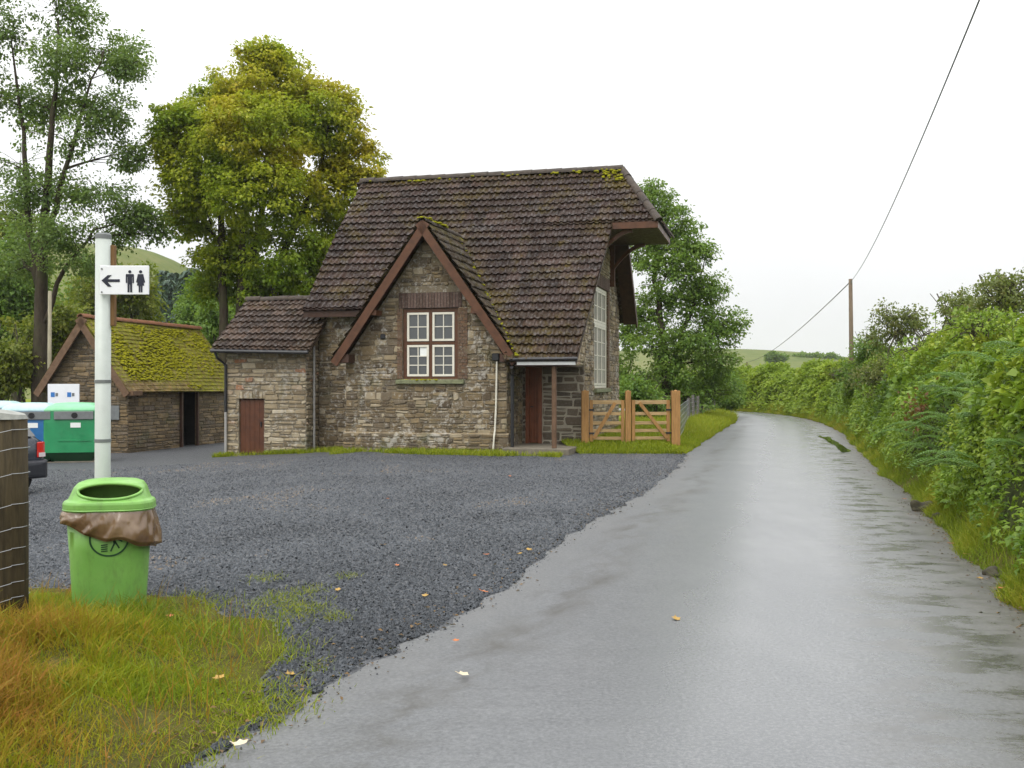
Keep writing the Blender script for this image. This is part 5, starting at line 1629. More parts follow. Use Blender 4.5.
    mb = MB(); mb.add(vs_, fs); mb.build('bag', M['bag'], B, True)
    # printed ring emblem with strokes, curved onto the body front
    def on_body(ax, az):
        k = float(np.interp(az, [0.25, 0.5, 0.735], [0.89, 0.945, 1.0]))
        ax2 = abs(ax) - (hx * k - 0.17 * k)
        yy = -(hy * k if ax2 <= 0 else hy * k - 0.17 * k + math.sqrt(max(0, (0.17 * k) ** 2 - ax2 ** 2)))
        return (ax, yy - 0.003, az)
    mb = MB()
    cx, cz, ro, ri = 0.03, 0.585, 0.125, 0.113
    n = 48
    vs_, fs = [], []
    for i in range(n):
        th = 6.283 * i / n
        vs_ += [on_body(cx + ro * math.cos(th), cz + ro * 0.92 * math.sin(th)), on_body(cx + ri * math.cos(th), cz + ri * 0.92 * math.sin(th))]
    for i in range(n): fs.append((2 * i, 2 * ((i + 1) % n), 2 * ((i + 1) % n) + 1, 2 * i + 1))
    mb.add(vs_, fs)
    def stroke(p, q, wd):
        d = Vector((q[0] - p[0], q[1] - p[1])).normalized(); s_ = Vector((-d.y, d.x)) * wd / 2
        mb.add([on_body(p[0] + s_.x, p[1] + s_.y), on_body(p[0] - s_.x, p[1] - s_.y), on_body(q[0] - s_.x, q[1] - s_.y), on_body(q[0] + s_.x, q[1] + s_.y)], [(0, 1, 2, 3)])
    for z in (0.505, 0.519, 0.533, 0.547): stroke((-0.02, z), (0.022, z + 0.004), 0.008)
    stroke((0.04, 0.505), (0.072, 0.575), 0.011); stroke((0.065, 0.56), (0.055, 0.63), 0.016); stroke((0.072, 0.565), (0.095, 0.525), 0.011); stroke((0.08, 0.59), (0.115, 0.57), 0.009)
    mb.build('emblem', M['emblem'], B)
litter_bin()

# ------------------------------------------------------------------ recycling banks, notice board, car
def recycling_bank(px, Y, label, mat, lidmat, rz, wd=1.15, text=None, scale=1.0):
    x = (px - 512) / FPX * Y
    z = float(gz(np.array([x]))[0])
    T = thing('recycling_bank', label, 'recycling bank', (x, Y, z), rz, 'recycling banks by the outbuilding')
    hw_, dp, ht = wd / 2, 0.55, 1.28 * scale
    mb = MB()
    mb.loft([rr_ring(0, 0, hw_ * kx, dp * ky, 0.06, zz) for zz, kx, ky in ((0.26, 1.0, 1.0), (0.30, 1.0, 1.0), (1.0 * scale, 1.0, 1.0), (ht, 0.985, 0.97))])
    body = mb.build('body', mat, T)
    mb = MB(); mb.loft([rr_ring(0, 0, hw_ * k, dp * k, 0.05, zz) for zz, k in ((0.02, 0.72), (0.259, 0.98))]); mb.build('base', M['bank_dark'], T)
    mb = MB(); mb.box((0, 0, 0.012), (wd * 0.98, 1.2, 0.05)); mb.build('skid', M['slab'], T)
    # domed lid with mouth panel in front
    mb = MB()
    mb.loft([rr_ring(0, 0.04, hw_ * kx, (dp - 0.02) * ky, 0.09 * kx, zz) for zz, kx, ky in ((ht + 0.002, 1.02, 1.04), (ht + 0.03, 1.03, 1.05), (ht + 0.13, 0.90, 0.92), (ht + 0.20, 0.62, 0.66), (ht + 0.215, 0.2, 0.25))])
    lid = mb.build('lid', lidmat, T, True)
    mb = MB(); mb.box((0.08, -dp - 0.015, ht - 0.10), (wd * 0.72, 0.04, 0.20)); pn = mb.build('mouth_panel', M['grey_plastic'], T, bevel=0.01)
    mb = MB(); n = 12
    mb.loft([[(0.10 + math.cos(6.283 * i / n) * 0.075, yy, ht - 0.10 + math.sin(6.283 * i / n) * 0.075) for i in range(n)] for yy in (-dp - 0.042, -dp - 0.03)]); mb.build('mouth', M['rubber'], pn)
    mb = MB(); mb.box((0.12, -dp - 0.004, ht - 0.34), (0.24, 0.012, 0.12)); mb.build('label_plate', M['paper'], T)
    mb = MB()
    mb.box((0.1, -dp - 0.004, 0.56), (wd * 0.6, 0.02, 0.035)); mb.build('pressed_rib', mat, T)
    mb = MB(); mb.box((-hw_ - 0.004, -0.2, ht - 0.28), (0.012, 0.12, 0.22)); mb.build('side_plate', M['paper'], T)
    if text:
        mb = MB(); rnd = random.Random(3)
        xx = -hw_ * 0.55
        while xx < hw_ * 0.55:
            wq = rnd.uniform(0.05, 0.1); mb.box((xx + wq / 2, -dp - 0.004, ht - 0.28), (wq * 0.8, 0.012, 0.11)); xx += wq + 0.02
        mb.build('lettering', M['paper'], T)
    return T
recycling_bank(75, 26.2, 'bright green recycling bank with round mouth nearest the pole', M['bank_green'], M['bank_green_lid'], R(12), 1.28)
recycling_bank(32, 26.0, 'blue recycling bank with pale lid left of the green bank', M['bank_blue'], M['bank_teal'], R(14), 1.25, None)
recycling_bank(-2, 28.8, 'blue recycling bank with pale teal lid at the left edge', M['bank_blue'], M['bank_teal'], R(14), 1.25, None)

def notice_board():
    Y = 28.75
    x0, x1 = (48 - 512) / FPX * Y, (79.5 - 512) / FPX * Y
    x = (x0 + x1) / 2; z = float(gz(np.array([x]))[0])
    N = thing('notice_board', 'white notice board with small blue panels behind the green recycling bank', 'notice board', (x, Y, z))
    hw_ = (x1 - x0) / 2
    zt = 1.6 - (384 - 384) / FPX * Y - z; zb_ = 1.6 - (404 - 384) / FPX * Y - z
    mb = MB(); mb.b2((-hw_, -0.02, zb_ - 0.1), (hw_, 0.02, zt)); pn = mb.build('panel', M['sign_white'], N, bevel=0.004)
    for xx in (-hw_ * 0.8, hw_ * 0.24):
        mb = MB(); mb.b2((xx, -0.026, zt - 0.36), (xx + 0.11, -0.021, zt - 0.23)); mb.build('print', M['print_blue'], pn)
        mb = MB(); mb.b2((xx + 0.13, -0.026, zt - 0.34), (xx + 0.2, -0.021, zt - 0.25)); mb.build('print', M['grey_plastic'], pn)
    for xx in (-hw_ * 0.8, hw_ * 0.8):
        mb = MB(); mb.tube([(xx, 0.05, -0.1), (xx, 0.05, zt - 0.05)], 0.028, 8); mb.build('leg', M['galv'], N)
notice_board()

def car():
    # local +x = forward; rear at x=0
    Y = 17.1; x = (5 - 512) / FPX * Y
    z = float(gz(np.array([x]))[0])
    C_ = thing('parked_car', 'dark blue grey hatchback parked behind the fence post with red tail lamp', 'car', (x, Y, z), math.atan2(0.45, -0.89))
    W2 = 0.82
    # cross sections along x: (x, half width, z_low, z_belt, z_roof, roof half width)
    st = [(0.00, 0.70, 0.42, 0.86, 0.92, 0.60), (0.06, 0.80, 0.32, 0.90, 1.00, 0.66), (0.35, 0.82, 0.28, 0.92, 1.24, 0.60), (0.75, 0.82, 0.24, 0.92, 1.40, 0.58), (1.6, 0.82, 0.22, 0.91, 1.45, 0.57), (2.3, 0.82, 0.22, 0.90, 1.38, 0.56), (2.9, 0.82, 0.24, 0.90, 0.98, 0.68), (3.5, 0.79, 0.26, 0.80, 0.86, 0.62), (3.78, 0.66, 0.34, 0.62, 0.66, 0.5)]
    rings = []
    for (a, hw_, zl, zbl, zr_, rw) in st:
        rings.append([(a, -hw_ * 0.9, zl), (a, hw_ * 0.9, zl), (a, hw_, zl + 0.14), (a, hw_, zbl - 0.08), (a, hw_ * 0.96, zbl), (a, rw, zr_ - 0.04), (a, rw * 0.8, zr_), (a, -rw * 0.8, zr_), (a, -rw, zr_ - 0.04), (a, -hw_ * 0.96, zbl), (a, -hw_, zbl - 0.08), (a, -hw_, zl + 0.14)])
    mb = MB(); mb.loft(rings)
    body = mb.build('body', M['car_paint'], C_, True)
    for sd in (1, -1):
        mb = MB()
        pts = [(0.40, 0.965), (0.72, 1.30), (1.5, 1.37), (2.25, 1.31), (2.72, 0.965)]
        def P_(a, zz):
            t = (zz - 0.92) / 0.5
            return (a, sd * (0.80 - 0.235 * max(0, min(1, t)) + 0.012), zz)
        mb.add([P_(*p) for p in pts], [tuple(range(5))]); mb.build('side_window', M['car_glass'], C_)
    mb = MB(); mb.add([(0.055, -0.60, 0.985), (0.055, 0.60, 0.985), (0.36, 0.56, 1.26), (0.36, -0.56, 1.26)], [(0, 1, 2, 3)])
    rw_ = mb.build('rear_window', M['car_glass'], C_); rw_.location = (-0.035, 0, 0.02)
    mb = MB(); mb.loft([[(a, -h_, 0.28 + dz0), (a, h_, 0.28 + dz0), (a, h_, 0.60 - dz0), (a, -h_, 0.60 - dz0)] for a, h_, dz0 in ((-0.09, 0.60, 0.06), (-0.07, 0.74, 0.02), (0.02, 0.845, 0.0), (0.40, 0.850, 0.0))])
    mb.build('bumper', M['bumper'], C_, bevel=0.02)
    mb = MB(); mb.box((-0.087, 0, 0.52), (0.02, 0.52, 0.115)); mb.build('number_plate', M['plate'], C_, bevel=0.003)
    for sd in (1, -1):
        mb = MB(); mb.loft([[(a, sd * y0, zz) for y0, zz in ((y - wq, 0.64), (y + wq, 0.64), (y + wq, 0.90), (y - wq, 0.90))] for a, y, wq in ((-0.015, 0.66, 0.06), (0.06, 0.745, 0.075), (0.18, 0.775, 0.055))])
        lamp = mb.build('tail_lamp', M['lamp_red'], C_, bevel=0.008)
        mb = MB(); mb.box((-0.014, sd * 0.70, 0.685), (0.03, 0.12, 0.07)); mb.build('reverse_lens', M['lamp_white'], lamp)
    for a in (0.66, 3.05):
        for sd in (1, -1):
            n = 24
            mb = MB()
            mb.loft([[(a + math.cos(6.283 * i / n) * r_, sd * yy, 0.30 + math.sin(6.283 * i / n) * r_) for i in range(n)] for yy, r_ in ((0.62, 0.27), (0.64, 0.30), (0.80, 0.30), (0.825, 0.28), (0.825, 0.20))])
            wh = mb.build('wheel', M['rubber'], C_)
            mb = MB(); mb.loft([[(a + math.cos(6.283 * i / n) * r_, sd * yy, 0.30 + math.sin(6.283 * i / n) * r_) for i in range(n)] for yy, r_ in ((0.80, 0.20), (0.828, 0.195), (0.815, 0.08), (0.83, 0.03))]); mb.build('rim', M['alloy'], wh)
car()

# ------------------------------------------------------------------ trees
def tree(name, label, cat, base, lobes, trunks, leafmat, barkmat, n_clump, leaf_per, leaf_size, clump_r, tint_fn=None, group=None, seed=1, up=0.45, limb_n=None, gapk=0.29):
    """lobes: list of (cx,cy,cz,rx,ry,rz,weight) in world units relative to base; trunks: list of polylines [(x,y,z,r)...]"""
    rg = np.random.default_rng(seed); rnd = random.Random(seed)
    T = thing(name, label, cat, base, 0, group)
    mb = MB()
    nodes = []
    for tr in trunks:
        pts = [Vector(p[:3]) for p in tr]; rad = [p[3] for p in tr]
        sm_p, sm_r = [], []
        for i in range(len(pts) - 1):
            for k in range(4):
                t = k / 4
                q = pts[i].lerp(pts[i + 1], t); q.x += rnd.gauss(0, 0.03); q.y += rnd.gauss(0, 0.03)
                sm_p.append(q); sm_r.append(rad[i] + (rad[i + 1] - rad[i]) * t)
        sm_p.append(pts[-1]); sm_r.append(rad[-1])
        mb.tube(sm_p, sm_r, 10)
        nodes += list(zip(sm_p, sm_r))
    W_ = np.array([l[6] for l in lobes], float); W_ /= W_.sum()
    # limbs to lobes
    for l in lobes:
        c = Vector(l[:3])
        best = min((nd for nd in nodes if nd[0].z < c.z - 0.2 or nd is nodes[0]), key=lambda nd: (nd[0] - c).length + 0.6 * max(0, nd[0].z - c.z + 0.5))
        a, ra = best
        r0 = min(ra * 0.6, 0.13)
        mid = a.lerp(c, 0.5) + Vector((rnd.gauss(0, 0.15), rnd.gauss(0, 0.15), 0.15))
        P_, r_ = [], []
        for k in range(7):
            t = k / 6
            P_.append(a * (1 - t) ** 2 + mid * 2 * t * (1 - t) + c * t * t); r_.append(r0 * (1 - t * 0.75))
        mb.tube(P_, r_, 6); 
        ln = list(zip(P_, r_))[2:]
        nodes += ln
        m_ = limb_n or 5
        for _ in range(m_):
            nd = rnd.choice(ln)
            v = Vector((rnd.gauss(0, 1), rnd.gauss(0, 1), rnd.gauss(0.2, 0.8))).normalized()
            e = c + Vector((v.x * l[3], v.y * l[4], v.z * l[5])) * 0.85
            mid = nd[0].lerp(e, 0.5) + Vector((0, 0, 0.12))
            Q = [nd[0] * (1 - t) ** 2 + mid * 2 * t * (1 - t) + e * t * t for t in (0, 0.25, 0.5, 0.75, 1)]
            mb.tube(Q, [max(0.008, nd[1] * 0.5 * (1 - 0.8 * t)) for t in (0, 0.25, 0.5, 0.75, 1)], 4, cap=False)
    mb.build('trunk', barkmat, T, True)
    # leaf clumps
    idx = rg.choice(len(lobes), n_clump, p=W_)
    Lb = np.array([l[:6] for l in lobes])[idx]
    d = unit(rg.normal(size=(n_clump, 3)))
    rad = rg.random(n_clump) ** 0.42
    Cc = Lb[:, :3] + d * rad[:, None] * Lb[:, 3:6]
    keep = vnoise(Cc * 0.9 + seed) > gapk
    Cc = Cc[keep]; dd = d[keep]; nC = len(Cc)
    ct = rg.random(nC)
    k = rg.poisson(leaf_per, nC) + 2
    ci = np.repeat(np.arange(nC), k); n = len(ci)
    cr = clump_r * (0.6 + 0.8 * rg.random(nC))
    off = unit(rg.normal(size=(n, 3))) * (rg.random(n) ** 0.5)[:, None] * cr[ci][:, None]
    off[:, 2] *= 0.62
    P = Cc[ci] + off
    D = unit(off + dd[ci] * 0.3 + rg.normal(0, 0.35, (n, 3)) + np.array([0, 0, -0.25]))
    N_ = unit(rg.normal(0, 0.6, (n, 3)) + np.array([0, 0, 1.0]) * up * 2 + dd[ci] * 0.5)
    L = leaf_size * (0.6 + 0.8 * rg.random(n))
    V = leaves(P, D, N_, L, L * 0.72)
    tint = np.clip(0.5 * ct[ci] + 0.5 * rg.random(n), 0, 1)
    if tint_fn is not None: tint = np.clip(tint_fn(P, tint, rg), 0, 1)
    o = quads('crown', V, leafmat, T, tint)
    return T

def wx(px, Y): return (px - 512) / FPX * Y
def wz(py, Y): return CAMH - (py - 384) / FPX * Y
def lobes_px(Y, base, spec, dep=0.8):
    """spec rows: px, py, rx_px, ry_px, depth offset, weight -> lobe tuples relative to base"""
    out = []
    for px, py, rx, ry, dy, wt in spec:
        out.append((wx(px, Y) - base[0], dy, wz(py, Y) - base[2], rx / FPX * Y, rx / FPX * Y * dep, ry / FPX * Y, wt))
    return out

def sycamore():
    Y = 38.0
    base = (wx(240, Y), Y, -0.3)
    sp = [(225, 262, 36, 22, 0.3, 2.6), (258, 285, 34, 22, 0.4, 2.4), (310, 280, 46, 30, 0.6, 4.5), (290, 312, 40, 18, 0.6, 2.5), (265, 85, 55, 38, 0, 8), (215, 110, 42, 34, 0.8, 6), (320, 120, 46, 38, 0, 7), (185, 135, 32, 30, -0.6, 4.5), (265, 145, 60, 40, -1.6, 8), (350, 155, 34, 32, 0.5, 4), (205, 185, 46, 32, -0.5, 6),
          (275, 200, 55, 36, -1.8, 7), (330, 195, 42, 34, 0.3, 5), (185, 215, 26, 24, 0.6, 2.6), (225, 240, 34, 30, 1.0, 3), (290, 255, 50, 34, -0.5, 5), (245, 285, 40, 26, 1.2, 2.6), (330, 245, 36, 30, 1.0, 3.5), (205, 285, 22, 20, 1.0, 1.6), (372, 165, 16, 20, 0.0, 1.2), (262, 58, 30, 16, 0, 2.2), (165, 150, 12, 14, 0, 0.7), (290, 305, 40, 24, 1.5, 2)]
    lb = lobes_px(Y, base, sp)
    tr = []
    for tx, mx_, tp in ((225, 222, 215), (246, 250, 265), (262, 275, 318), (236, 240, 245)):
        tr.append([(wx(tx, Y) - base[0], 0, 0, 0.20), (wx(mx_, Y) - base[0], 0.1, wz(270, Y) + 0.3, 0.15), (wx(tp, Y) - base[0], 0.2, wz(170, Y) + 0.3, 0.09), (wx(tp + (tp - mx_) * 0.4, Y) - base[0], 0.2, wz(95, Y) + 0.3, 0.03)])
    hz = lambda P, t, rg: 0.40 * t + 0.06 + 0.5 * np.clip((P[:, 2] - 3.5) / 8.0, 0.1, 1) * (0.1 + 1.7 * vnoise(P * 0.62)) 
    tree('sycamore_tree', 'broad sycamore tree turning yellow behind the left of the house roof', 'tree', base, lb, tr, M['leaf_syc'], M['bark_dark'], 3300, 46, 0.13, 0.36, hz, seed=11, up=1.1, gapk=0.25)
sycamore()

def ash():
    Y = 36.0
    base = (wx(38, Y), Y, -0.36)
    sp = [(60, 10, 50, 26, 0, 4), (105, 45, 40, 22, 0.5, 3.4), (20, 40, 40, 26, 0, 3), (75, 70, 45, 24, -0.8, 3.4), (125, 70, 22, 16, 0, 1.5), (-25, 20, 40, 40, 0, 3), (30, 100, 42, 24, 0.8, 3), (100, 110, 40, 22, 0, 3), (-30, 90, 36, 40, 0.4, 3), (70, 140, 44, 22, -0.6, 3), (118, 150, 26, 18, 0.5, 1.6),
          (15, 160, 36, 24, 0.5, 2.6), (50, 190, 46, 22, 0, 3), (105, 195, 34, 18, -0.5, 2.2), (140, 215, 26, 14, 0, 1.6), (15, 215, 34, 24, 0, 2.4), (70, 235, 45, 20, -1.2, 2.6), (120, 235, 30, 16, 0.3, 1.7), (90, 262, 40, 14, -1, 1.6), (160, 232, 16, 9, 0.3, 0.6), (30, -30, 60, 30, 0, 3), (10, 260, 30, 22, 0.6, 2)]
    lb = lobes_px(Y, base, sp)
    X = lambda px: wx(px, Y) - base[0]; Z = lambda py: wz(py, Y) - base[2]
    tr = [[(X(40), 0, 0, 0.30), (X(40), 0, Z(300), 0.22), (X(46), 0, Z(200), 0.14), (X(52), 0.1, Z(110), 0.09), (X(58), 0, Z(20), 0.03)],
          [(X(40), 0, Z(290), 0.16), (X(26), 0.2, Z(220), 0.11), (X(20), 0.2, Z(130), 0.07), (X(10), 0, Z(30), 0.02)],
          [(X(42), 0, Z(260), 0.13), (X(62), -0.2, Z(190), 0.09), (X(84), -0.2, Z(110), 0.05), (X(104), 0, Z(50), 0.02)],
          [(X(40), 0, Z(330), 0.10), (X(70), -0.4, Z(270), 0.07), (X(100), -0.4, Z(232), 0.04), (X(140), 0, Z(215), 0.02)]]
    tree('ash_tree', 'tall airy ash tree with sparse drooping leaves at the left edge', 'tree', base, lb, tr, M['leaf_ash'], M['bark_dark'], 2300, 25, 0.11, 0.42, lambda P, t, rg: 0.12 + 0.8 * t, seed=5, limb_n=11, up=0.8, gapk=0.36)
ash()

def right_tree():
    Y = 41.0
    base = (wx(668, Y), Y, 0.0)
    sp = [(655, 205, 22, 18, 0, 2.2), (672, 228, 30, 22, 0, 3), (645, 245, 28, 28, 0.4, 2.6), (690, 255, 26, 22, -0.4, 2.6), (665, 275, 34, 24, -0.5, 3.2), (705, 290, 22, 18, 0, 2), (685, 300, 30, 20, 0, 2.4), (730, 322, 17, 14, 0, 1.3), (712, 325, 24, 18, 0.2, 2), (650, 310, 26, 26, 0.5, 2.4), (690, 340, 32, 22, -0.4, 2.6), (655, 350, 28, 24, -0.5, 2.4), (715, 360, 22, 18, 0, 1.8), (680, 378, 36, 20, -0.2, 3), (720, 388, 18, 18, 0.3, 1.8), (640, 385, 24, 22, 0.3, 1.8), (652, 188, 10, 8, 0, .6), (735, 340, 10, 10, 0, .5), (700, 398, 34, 14, 0, 2.0), (632, 215, 12, 16, 0.3, .9), (630, 330, 16, 26, 0.5, 1.6), (628, 372, 18, 24, 0.5, 1.8)]
    lb = lobes_px(Y, base, sp)
    X = lambda px: wx(px, Y) - base[0]; Z = lambda py: wz(py, Y) - base[2]
    tr = [[(X(668), 0, 0, 0.20), (X(664), 0, Z(350), 0.15), (X(656), 0, Z(280), 0.09), (X(655), 0, Z(205), 0.03)], [(X(668), 0, Z(380), 0.12), (X(684), 0, Z(330), 0.09), (X(700), 0, Z(285), 0.05), (X(704), 0, Z(262), 0.02)], [(X(668), 0, Z(370), 0.10), (X(700), 0.2, Z(345), 0.06), (X(728), 0.1, Z(322), 0.02)]]
    tree('alder_tree', 'leafy green tree growing right behind the house at the roadside', 'tree', base, lb, tr, M['leaf_right'], M['bark_dark'], 1250, 34, 0.115, 0.36, lambda P, t, rg: 0.24 + 0.8 * t, seed=17, limb_n=6, up=0.8)
right_tree()

def shrub_tree(name, label, cat, px, pytop, Y, half_px, pybot, mat, n_clump, leaf, seed, group=None, lpc=22, cr=0.4):
    z0 = wz(pybot, Y)
    base = (wx(px, Y), Y, min(z0, 1.25 if px > 800 else 0.0))
    h = wz(pytop, Y) - base[2]; hw_ = half_px / FPX * Y
    rnd = random.Random(seed)
    lb = []
    lo = 0.2 if name == 'hedge_shrub' else 0.32
    for i in range(14 if name == 'hedge_shrub' else 9):
        t = rnd.random()
        lb.append((rnd.uniform(-0.9, 0.9) * hw_ * (1 - 0.5 * t), rnd.uniform(-0.5, 0.5) * hw_, h * (lo + (0.82 - lo) * t), hw_ * rnd.uniform(0.35, 0.6), hw_ * 0.5, h * rnd.uniform(0.14, 0.24), 1.0))
    lb.append((0, 0, h * 0.86, hw_ * 0.4, hw_ * 0.4, h * 0.12, 0.8))
    kt = 0.5 if name == 'hedge_shrub' else 1.0
    tr = [[(rnd.uniform(-0.5, 0.5) * hw_ * (1.5 - kt), 0, -0.2, 0.02 * h * kt), (rnd.uniform(-0.5, 0.5) * hw_, 0, h * 0.5, 0.012 * h * kt), (rnd.uniform(-0.7, 0.7) * hw_, 0, h * 0.95, 0.003 * h)] for _ in range(3 if kt == 1 else 8)]
    return tree(name, label, cat, base, lb, tr, mat, M['bark_grey'], n_clump, lpc, leaf, cr, lambda P, t, rg: 0.06 + 0.88 * t, group, seed, limb_n=9 if name == 'hedge_shrub' else None)

shrub_tree('broadleaf_tree', 'yellowish olive tree far left behind the tall ash trunk', 'tree', -5, 185, 50, 62, 430, M['leaf_olive'], 700, 0.20, 31, None, 26, 0.6)
shrub_tree('broadleaf_tree', 'deep green tree filling the gap left of the ash trunk at mid height', 'tree', 18, 225, 46, 46, 425, M['leaf_right'], 760, 0.16, 41, None, 28, 0.5)
shrub_tree('broadleaf_tree', 'deep green tree above the terracotta ridge of the outbuilding', 'tree', 88, 272, 64, 46, 420, M['leaf_right'], 620, 0.22, 42, None, 26, 0.6)
shrub_tree('broadleaf_tree', 'green tree low between the spruces and the sycamore trunks', 'tree', 200, 272, 56, 38, 415, M['leaf_right'], 620, 0.19, 43, None, 26, 0.5)
shrub_tree('broadleaf_tree', 'dark olive tree behind the arrow sign and mossy roof', 'tree', 122, 262, 58, 52, 420, M['leaf_olive'], 620, 0.20, 32, None, 26, 0.6)
shrub_tree('bush', 'light green bush beside the outbuilding gable at the left edge', 'bush', 12, 318, 36, 36, 425, M['leaf_olive'], 420, 0.14, 33, None, 24, 0.4)
shrub_tree('bush', 'green bush between the outbuilding and the tree trunk', 'bush', 62, 300, 44, 40, 415, M['leaf_olive'], 420, 0.16, 34, None, 24, 0.45)
shrub_tree('bush', 'dark bush between annex roof and outbuilding roof', 'bush', 215, 300, 50, 40, 410, M['leaf_right'], 420, 0.17, 35, None, 24, 0.45)
shrub_tree('bush', 'leafy bush under the yellowing sycamore behind the annex roof', 'bush', 270, 285, 46, 44, 410, M['leaf_right'], 420, 0.17, 36, None, 24, 0.45)
shrub_tree('bush', 'rounded bush at the foot of the roadside tree by the stock fence', 'bush', 725, 372, 50, 22, 412, M['leaf_right'], 300, 0.14, 37, None, 24, 0.4)
shrub_tree('bush', 'low green bush behind the timber gates', 'bush', 648, 372, 37, 30, 412, M['leaf_right'], 320, 0.13, 38, None, 24, 0.35)

def conifers():
    rnd = random.Random(5)
    for i in range(13):
        Y = 95 + rnd.uniform(-12, 25)
        px = 142 + i * 6.6 + rnd.uniform(-2, 2)
        h = wz(rnd.uniform(268, 290), Y)
        x = wx(px, Y)
        T = thing('conifer_tree', 'dark spruce in the distant plantation between the ash and the sycamore', 'tree', (x, Y, 0), 0, 'distant conifers')
        mb = MB(); mb.tube([(0, 0, -0.5), (0, 0, h * 0.97)], [0.22, 0.02], 6); mb.build('trunk', M['bark_dark'], T)
        n = 2600
        t = RNG.random(n) ** 0.8
        th = RNG.random(n) * 6.283
        tier = np.floor(t * 16) / 16
        rr = h * 0.17 * (1 - t) * (0.35 + 0.65 * RNG.random(n)) + 0.1
        P = np.stack([np.cos(th) * rr, np.sin(th) * rr, h * (0.06 + 0.94 * t)], -1)
        D = np.stack([np.cos(th), np.sin(th), np.full(n, -0.45)], -1)
        N_ = np.tile(np.array([0, 0, 1.0]), (n, 1)) + RNG.normal(0, 0.3, (n, 3))
        L = 0.5 + 0.5 * RNG.random(n)
        quads('crown', leaves(P, D, N_, L, L * 0.5), M['leaf_conifer'], T, RNG.random(n))
conifers()

# ------------------------------------------------------------------ hedge on the right bank
HS = np.array([0.0, 0.12, 0.25, 0.40, 0.65, 1.0, 1.35, 2.0, 3.2])
HZ = np.array([0.02, 0.22, 0.55, 0.98, 1.48, 1.95, 2.28, 2.5, 2.4])
def hedge_points(n, i0, i1, s0, s1, depth, rg):
    """random points on the hedge surface: returns P, outward normal"""
    fi = i0 + (i1 - i0 - 1) * rg.random(n)
    i = fi.astype(int); f = (fi - i)[:, None]
    E = RRw[i] * (1 - f) + RRw[i + 1] * f; Nn = _nrm[i]
    s = s0 + (s1 - s0) * rg.random(n)
    z = np.interp(s, HS, HZ)
    XY = E + Nn * s[:, None]
    q = vnoise(np.stack([XY[:, 0] * 0.9, XY[:, 1] * 0.9, z * 0.9], -1)) - 0.5
    q2 = vnoise(np.stack([XY[:, 0] * 2.6, XY[:, 1] * 2.6, z * 2.6], -1)) - 0.5
    ds = np.interp(s + 0.05, HS, HZ) - np.interp(s - 0.05, HS, HZ)
    sl = ds / 0.1
    nz_ = 1 / np.sqrt(1 + sl * sl); ns = -sl * nz_
    N3 = np.stack([Nn[:, 0] * ns, Nn[:, 1] * ns, nz_], -1)
    bulge = (q * 0.75 + q2 * 0.4) * np.clip(s / 0.6, 0.15, 1)
    P = np.stack([XY[:, 0], XY[:, 1], z], -1) + N3 * (bulge - depth * rg.random(n) ** 1.3)[:, None]
    P[:, 2] = np.maximum(P[:, 2], 0.02)
    return P, N3, q, s

